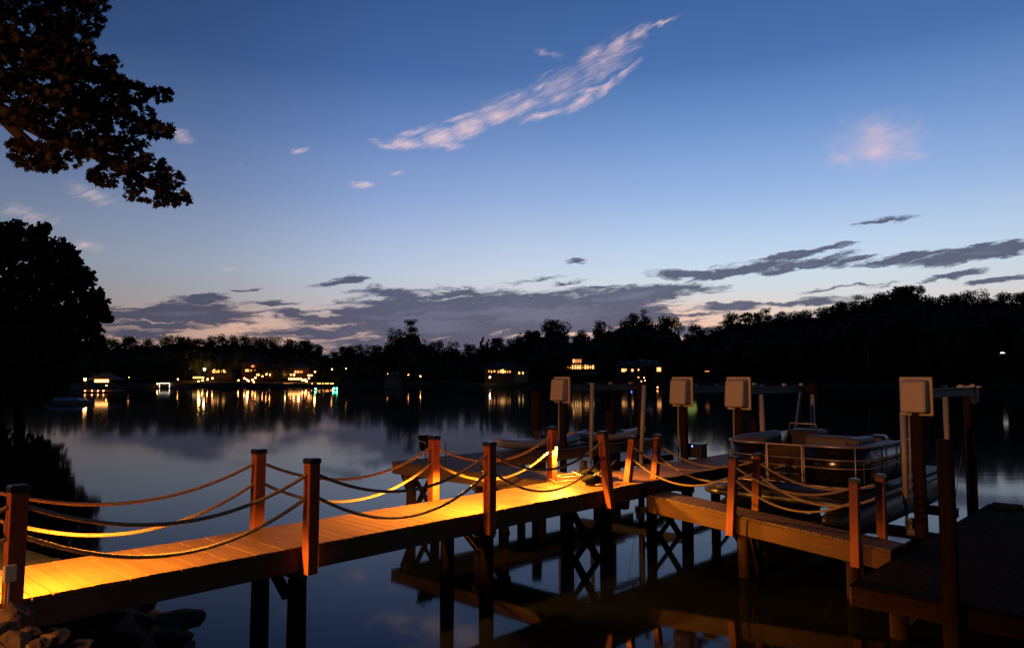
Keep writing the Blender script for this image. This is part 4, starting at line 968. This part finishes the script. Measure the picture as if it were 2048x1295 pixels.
for px, w_, h_, mt_ in ((1127, 3.4, 6.5, 'win_orange'), (1132, 2, 6, 'win_orange'), (1136, 1.6, 5, 'win_orange'), (1141, 2, 6.5, 'win_orange'), (1145.5, 3, 8, 'win_warm'), (1151, 3.2, 8, 'win_yellow'), (1155.6, 3.2, 8, 'win_yellow'), (1160.5, 3.6, 8, 'win_yellow'), (1166, 1.4, 6.5, 'win_orange'), (1171, 3.8, 8, 'win_yellow'), (1176, 3.2, 7, 'win_warm'), (1181, 2.6, 6, 'win_warm'), (1186, 3.4, 7.5, 'win_warm')):
    addwin(hs, px, 733.5, w_, h_, mt_, 1158, 754, Y)
m = MB(); m.box((3.4, -1.4, .9), (5.0, 2.6, .2)); m.box((3.4, -2.65, 1.4), (5.0, .08, .9)); m.build('porch', M['wall_pale'], hs)
Y = 218
hs = house('low house with a bright glassed room, left of the bay window house', 1003, 758, Y, 10, 7, 3.2, 'wall_brick', [], 1.8)
for px, py, w_, h_, mt_ in ((978, 742, 3, 4, 'win_orange'), (983, 743, 2, 4, 'win_warm'), (989, 742, 3, 3, 'win_warm'), (997, 743, 4, 5, 'win_orange'), (1002, 742, 3, 6, 'win_yellow'), (1006, 742, 3.4, 8, 'win_yellow'), (1010, 743, 3, 4, 'win_warm'), (1015, 743, 3, 4, 'win_orange'), (1020, 743, 3, 4.5, 'win_orange')): addwin(hs, px, py, w_, h_, mt_, 1003, 758, Y)
hs = house('small outbuilding with pale lit openings right of the glassed room house', 1043, 756, 216, 4.0, 4, 2.4, 'wall_pale', [], 1.0, 'cabin', 'cabin')
for px, w_ in ((1038.5, 3.4), (1046, 2.6)): addwin(hs, px, 745.5, w_, 4.5, 'win_yellow', 1043, 756, 216)
Y = 205
hs = house('house with a scattered row of small lit windows right of bay window house', 1262, 756, Y, 8.5, 7, 3.2, 'wall_dark', [], 1.8)
for px, py, w_, h_, mt_ in ((1247, 740, 7, 6, 'win_warm'), (1252, 739, 3, 4, 'win_yellow'), (1265, 740, 4, 5, 'win_warm'), (1277, 739, 2.4, 4, 'win_yellow')): addwin(hs, px, py, w_, h_, mt_, 1262, 756, Y)
hs = house('narrow cabin with one square orange window beneath the glow pines', 1318, 755, 203, 3.2, 4, 3, 'wall_dark', [], 1.2, 'cabin', 'cabin')
addwin(hs, 1318, 738.5, 8, 8, 'win_warm', 1318, 755, 203)
Y = 222
hs = house('house on the left rise with a row of yellow windows by the lamp', 438, 756, Y, 7.5, 7, 3.4, 'wall_dark', [], 1.8)
for px, w_, h_, mt_ in ((428, 5, 7, 'win_warm'), (433, 2, 7, 'win_yellow'), (437, 3, 6.5, 'win_warm'), (443, 3, 5.5, 'win_warm'), (448, 5, 6, 'win_yellow')): addwin(hs, px, 741.5, w_, h_, mt_, 438, 756, Y)
hs = house('tall red house with a lit stair beside it on the left shore', 504, 756, 220, 6, 6, 4.6, 'wall_brick', [], 2.0)
for px, py, w_, h_, mt_ in ((494.5, 740.5, 7, 4.5, 'win_yellow'), (502, 740.5, 3, 4, 'win_orange'), (505, 732, 6, 4, 'win_orange'), (509, 741, 2, 4, 'win_orange')): addwin(hs, px, py, w_, h_, mt_, 504, 756, 220)
hs = house('low house with four small orange windows above the lit terraces', 597, 753, 221, 6.2, 6, 2.6, 'wall_dark', [], 1.6)
for px in (591, 595.5, 600, 603.6): addwin(hs, px, 743.2, 2.6, 4.6, 'win_warm' if px < 597 else 'win_orange', 597, 753, 221)
hs = house('pale grey boathouse without lights on the centre shoreline', 786, 773, 203, 4.6, 4, 1.9, 'wall_pale', [], .9, 'boathouse', 'boathouse')
hs = house('house with white lit openings high on the right hand hill', 2007, 716, 190, 8, 6, 2.6, 'wall_dark', [], 1.4)
for px, w_, mt_ in ((2000, 20, 'strip_white'), (2024, 5, 'strip_white')): addwin(hs, px, 705, w_, 2.2, mt_, 2007, 716, 190)
# left boathouse with a long warm light under its eaves
Y = 134
bh = thing('boathouse', 'peaked boathouse with a long glowing light strip near the left oak', 'boathouse', at(198, 783, Y)); k = pxm(Y)
m = MB()
for x in (-2.3, 2.3):
    for y in (0, 4): m.tube([(x, y, -1.5), (x, y, 2.1)], .1, 8)
m.build('post', M['pile'], bh)
m = MB(); m.add([(-2.7, -.4, 2.1), (2.7, -.4, 2.1), (2.7, 4.4, 2.1), (-2.7, 4.4, 2.1), (0, 2, 3.6)], [(0, 1, 4), (1, 2, 4), (2, 3, 4), (3, 0, 4), (0, 3, 2, 1)]); m.build('roof', M['roof'], bh)
m = MB(); m.box((0, 2, .15), (5.2, 4.8, .25)); m.build('deck', M['fascia'], bh)
m = MB(); m.box((.5, -.2, 1.98), (2.5, .1, .5)); m.build('glow_strip', M['strip_warm'], bh)
Y = 186
bh = thing('boathouse', 'small open boathouse outlined in white light', 'boathouse', at(330, 776, Y)); k = pxm(Y)
m = MB(); m.box((0, 1.5, 1.15), (2.7, .1, 1.0)); m.build('back_wall', M['wall_pale'], bh)
m = MB(); m.box((0, .8, 1.4), (3.0, 2.2, .12)); m.build('roof', M['roof'], bh)
m = MB(); m.box((0, -.31, 1.27), (2.6, .06, .12)); m.box((-1.25, -.31, .7), (.1, .06, 1.0)); m.box((1.25, -.31, .7), (.14, .06, 1.0)); m.build('light_outline', M['strip_white'], bh)
m = MB(); m.box((0, .5, .1), (5.5, 3, .2)); m.build('deck', M['pile'], bh)
m = MB(); m.box((-.4, .3, .5), (.5, .3, .6)); m.box((.35, .3, .62), (.45, .3, .5)); m.build('stored_gear', M['dark_vinyl'], bh)
# floating swim dock / covered boat far left
sb = thing('covered_boat', 'pale covered boat moored in the dark below the left oak', 'boat', at(140, 808, 80))
m = MB(); m.prism([(-2.6, -.7), (1.6, -.8), (2.7, 0), (1.6, .8), (-2.6, .7)], -.15, .42); m.build('hull', M['wall_pale'], sb, bevel=.05)
m = MB(); m.add([(-2.4, -.7, .43), (1.5, -.75, .43), (1.5, .75, .43), (-2.4, .7, .43), (-1.6, 0, .8), (.8, 0, .75)], [(0, 1, 5, 4), (1, 2, 5), (2, 3, 4, 5), (3, 0, 4)]); m.build('cover', M['kayak_pale'], sb)
# lit docks / terrace walls, and glowing strips for lamplit ground
def strip(name, label, cat, px, py, Y, w_px, h_m, mt_, base=True):
    b = at(px, py, Y); root = thing(name, label, cat, b)
    m_ = MB(); m_.box((0, 0, 0), (w_px * pxm(Y), .2, h_m)); m_.build('glow_strip', M[mt_], root)
    m_ = MB(); m_.box((0, .3, -h_m / 2 - .35), (w_px * pxm(Y) + 1, 1.4, .6)); m_.build('footing', M['rock_dark'], root); return root
strip('lit_dock', 'dock with a broad bright light strip at the waterline of the left shore', 'dock', 577, 768, 206, 20, .6, 'strip_warm')
strip('terrace_wall', 'lit terrace wall above the broad bright dock', 'wall', 590, 757, 214, 26, .45, 'strip_warm')
strip('terrace_wall', 'short lit terrace wall right of the long lit terrace wall', 'wall', 620, 750, 215, 9, .3, 'strip_warm')
strip('lawn_glow', 'pale glowing strip in place of a lamplit lawn edge under the glowing tree', 'wall', 397, 754.5, 214, 22, .5, 'win_yellow')  # emissive strip stands for lamplight falling on the lawn edge
strip('glowing_steps', 'bright self-glowing steps beside the tall red house', 'steps', 516, 749, 214, 6, .6, 'win_yellow')  # steps emit their own glow in place of floodlight on them
strip('hedge_glow', 'dim orange glowing patch for lamplit greenery at the foot of the right hand hill', 'hedge', 1414, 742, 172, 8, .2, 'win_orange')  # self-lit strip in place of lamplight on greenery
# individual lights
def light(px, py, Y, kind, label, r=.14, post=True, group=None, name='garden_light'):
    b = at(px, py, Y); m_ = MB()
    m_.ball((0, 0, 0), r, 8, 6); m_.cur = 1; m_.box((0, .05, -r - .6), (.07, .07, 1.2)); m_.box((0, 0, r + .02), (r * 1.6, r * 1.6, .04)); m_.cur = 0
    o = m_.build(name, [M[kind], M['black']], None, smooth=False, loc=b); return tag(o, label, 'lamp', group or 'lights along the far shore')
light(170, 758, 132, 'bulb_warm', 'brightest lamp left of the glowing boathouse strip', .22)
for px in (170, 184, 196, 207): light(px, 781, 133, 'bulb_dim', 'one of the small dock lamps in the row under the glowing boathouse', .10, group='dock lamps under the glowing boathouse')
light(213, 770, 133, 'bulb_warm', 'small lamp at the right end of the glowing boathouse', .07)
light(5, 748, 100, 'bulb_warm', 'single far lamp at the left frame edge under the oak', .05)
light(258, 754, 170, 'bulb_dim', 'faint lamp alone between the two boathouses', .08)
light(315, 767, 186, 'bulb_warm', 'reddish lamp left of the white outlined boathouse', .12)
light(356, 758, 190, 'bulb_warm', 'white dot lamp left of the glowing tree', .11)
light(409, 738, 212, 'bulb_white', 'tall bright white lamp on a pole beside the glowing tree', .3, name='street_lamp')
for px, py in ((384, 765), (397, 762), (405, 760), (415, 758), (425, 756)): light(px, py, 208, 'bulb_warm', 'one of the path lamps climbing the bank below the tall white lamp', .16, group='path lamps below the tall white lamp')
for px, py in ((477, 760), (489, 756), (494, 759), (497, 761), (505, 759), (508, 763), (511, 755), (512, 766)): light(px, py, 209, 'bulb_warm', 'one of the clustered garden lamps below the tall red house', .15, group='garden lamps below the red house')
for px, py in ((525, 752), (533, 748), (540, 749)): light(px, py, 213, 'bulb_warm', 'one of the lamps trailing right of the bright steps', .12, group='lamps right of the bright steps')
light(527, 769, 205, 'bulb_white', 'cool white lamp low at the water right of the red house', .13)
for px, py in ((581, 749), (588, 749)): light(px, py, 215, 'bulb_warm', 'one of the pair of lamps over the long lit terrace wall', .2, group='pair of lamps over the terrace wall')
for px, py in ((605, 760), (610, 759), (613, 762), (618, 756)): light(px, py, 212, 'bulb_warm', 'one of the lamps right of the long lit terrace wall', .17, group='lamps right of the terrace wall')
light(630, 743, 218, 'bulb_dim', 'yellow lamp in the branches at the right end of the terraces', .2)
for px in (624, 636, 640, 646, 652, 656, 662, 666): light(px, 766.5, 205, 'bulb_warm', 'one of the tiny dock lights in a row above the green lights', .07, group='dock light row above the green lights')
light(631, 776.5, 158, 'bulb_green', 'green light apart on the left of the green pair', .13, name='navigation_light')
for px in (667, 673.5): light(px, 776.5, 158, 'bulb_green', 'one of the two close green lights at the waterline', .15, group='close pair of green lights', name='navigation_light')
light(664, 738, 222, 'bulb_dim', 'reddish wall lamp left of the sky notch houses', .18)
light(692, 737, 222, 'bulb_warm', 'whiter lamp right of the reddish wall lamp', .14)
light(797, 734, 226, 'bulb_warm', 'small lamp high over the grey boathouse', .09)
light(775, 747, 222, 'bulb_dim', 'dim pink lamp left over the grey boathouse', .12)
light(817, 749, 220, 'bulb_dim', 'dim red lamp right of the grey boathouse', .14)
light(841, 752, 215, 'bulb_warm', 'double bright lamp right of the dim red lamp', .12)
light(980, 754, 212, 'bulb_white', 'pale floodlight below the left end of the glassed room house', .22)
for px, py in ((1277, 754), (1288, 755), (1290, 760), (1283, 762)): light(px, py, 198, 'bulb_dim', 'one of the four tiny lamps low in front of the scattered window house', .1, group='four tiny lamps near the water')
light(1315, 774, 172, 'bulb_red', 'red light at the waterline beneath the narrow cabin', .15, name='navigation_light')
light(1263, 776, 160, 'bulb_blue', 'blue light at the waterline under the scattered window house', .12, name='navigation_light')
light(2028, 703, 189, 'strip_white', 'white lamp at the right end of the hill house', .035)
for px, py, lb in ((1018, 722, 'thin pale flagpole above the glassed room house'), (1736, 716, 'thin pale pole in the dark under the right hand hill')):
    b = at(px, py + 16, 208 if px < 1200 else 170); o = MB(); o.tube([(0, 0, -1), (0, 0, 4.0)], .06, 8); o.ball((0, 0, 4.05), .1, 8, 6); tag(o.build('flagpole', M['pvc'], None, loc=b), lb, 'pole')
# real lamps that light trees and lawns over there
def plight(p, e, c, r=.3):
    ld = bpy.data.lights.new('garden_glow', 'POINT'); ld.energy = e; ld.color = c; ld.shadow_soft_size = r; ld.specular_factor = 0; o = bpy.data.objects.new('garden_glow', ld); col.objects.link(o); o.location = p
random.seed(99)
def lit_tree(px, py, Y, h, label):
    pr = PR['broad'][1]; b = at(px, py, Y); o = dup(pr, label, b, random.uniform(0, 6), (h / 20, h / 20, h / 17)); o['group'] = 'garden trees lit by lamps'; return o
lit_tree(394, 757, 216, 8.2, 'garden tree glowing yellow in lamplight on the left rise')
lit_tree(570, 756, 219, 6.5, 'slim garden tree faintly lit left of the terraces')
lit_tree(632, 757, 219, 6, 'garden tree lit by the yellow lamp at the right terraces')
lit_tree(1385, 748, 172, 3.6, 'low green garden tree lit at the foot of the hill')
plight(at(399, 746, 211), 700, (1, .48, .08)); plight(at(570, 748, 215), 110, (1, .55, .2)); plight(at(630, 745, 214), 150, (1, .55, .15)); plight(at(1382, 741, 168), 22, (.8, 1, .2), 1.2)
plight(at(495, 752, 208), 150, (1, .5, .2)); plight(at(598, 750, 208), 150, (1, .5, .2)); plight(at(172, 757, 130), 150, (1, .5, .15))

# ------------------------------------------------------------------ house flood lamp on the shore behind the viewer (warm wash on every face turned to it)
ld = bpy.data.lights.new('porch_lamp', 'SPOT'); ld.spot_size = R(31); ld.spot_blend = .45; ld.energy = 17000; ld.color = (1, .37, .12); ld.shadow_soft_size = .25
o = bpy.data.objects.new('porch_lamp', ld); col.objects.link(o); o.location = W(-19, 6.3, 6.2); o.rotation_euler = (Vector((0, 0, 0)) + W(12, 9.0, 1.0) - W(-19, 6.3, 6.2)).to_track_quat('-Z', 'Y').to_euler()
for lst in PR.values():
    for o in lst:
        for k in ('_h', '_used'):
            if k in o: del o[k]
for o in bpy.data.objects:
    for k in ('_h', '_used'):
        if k in o: del o[k]
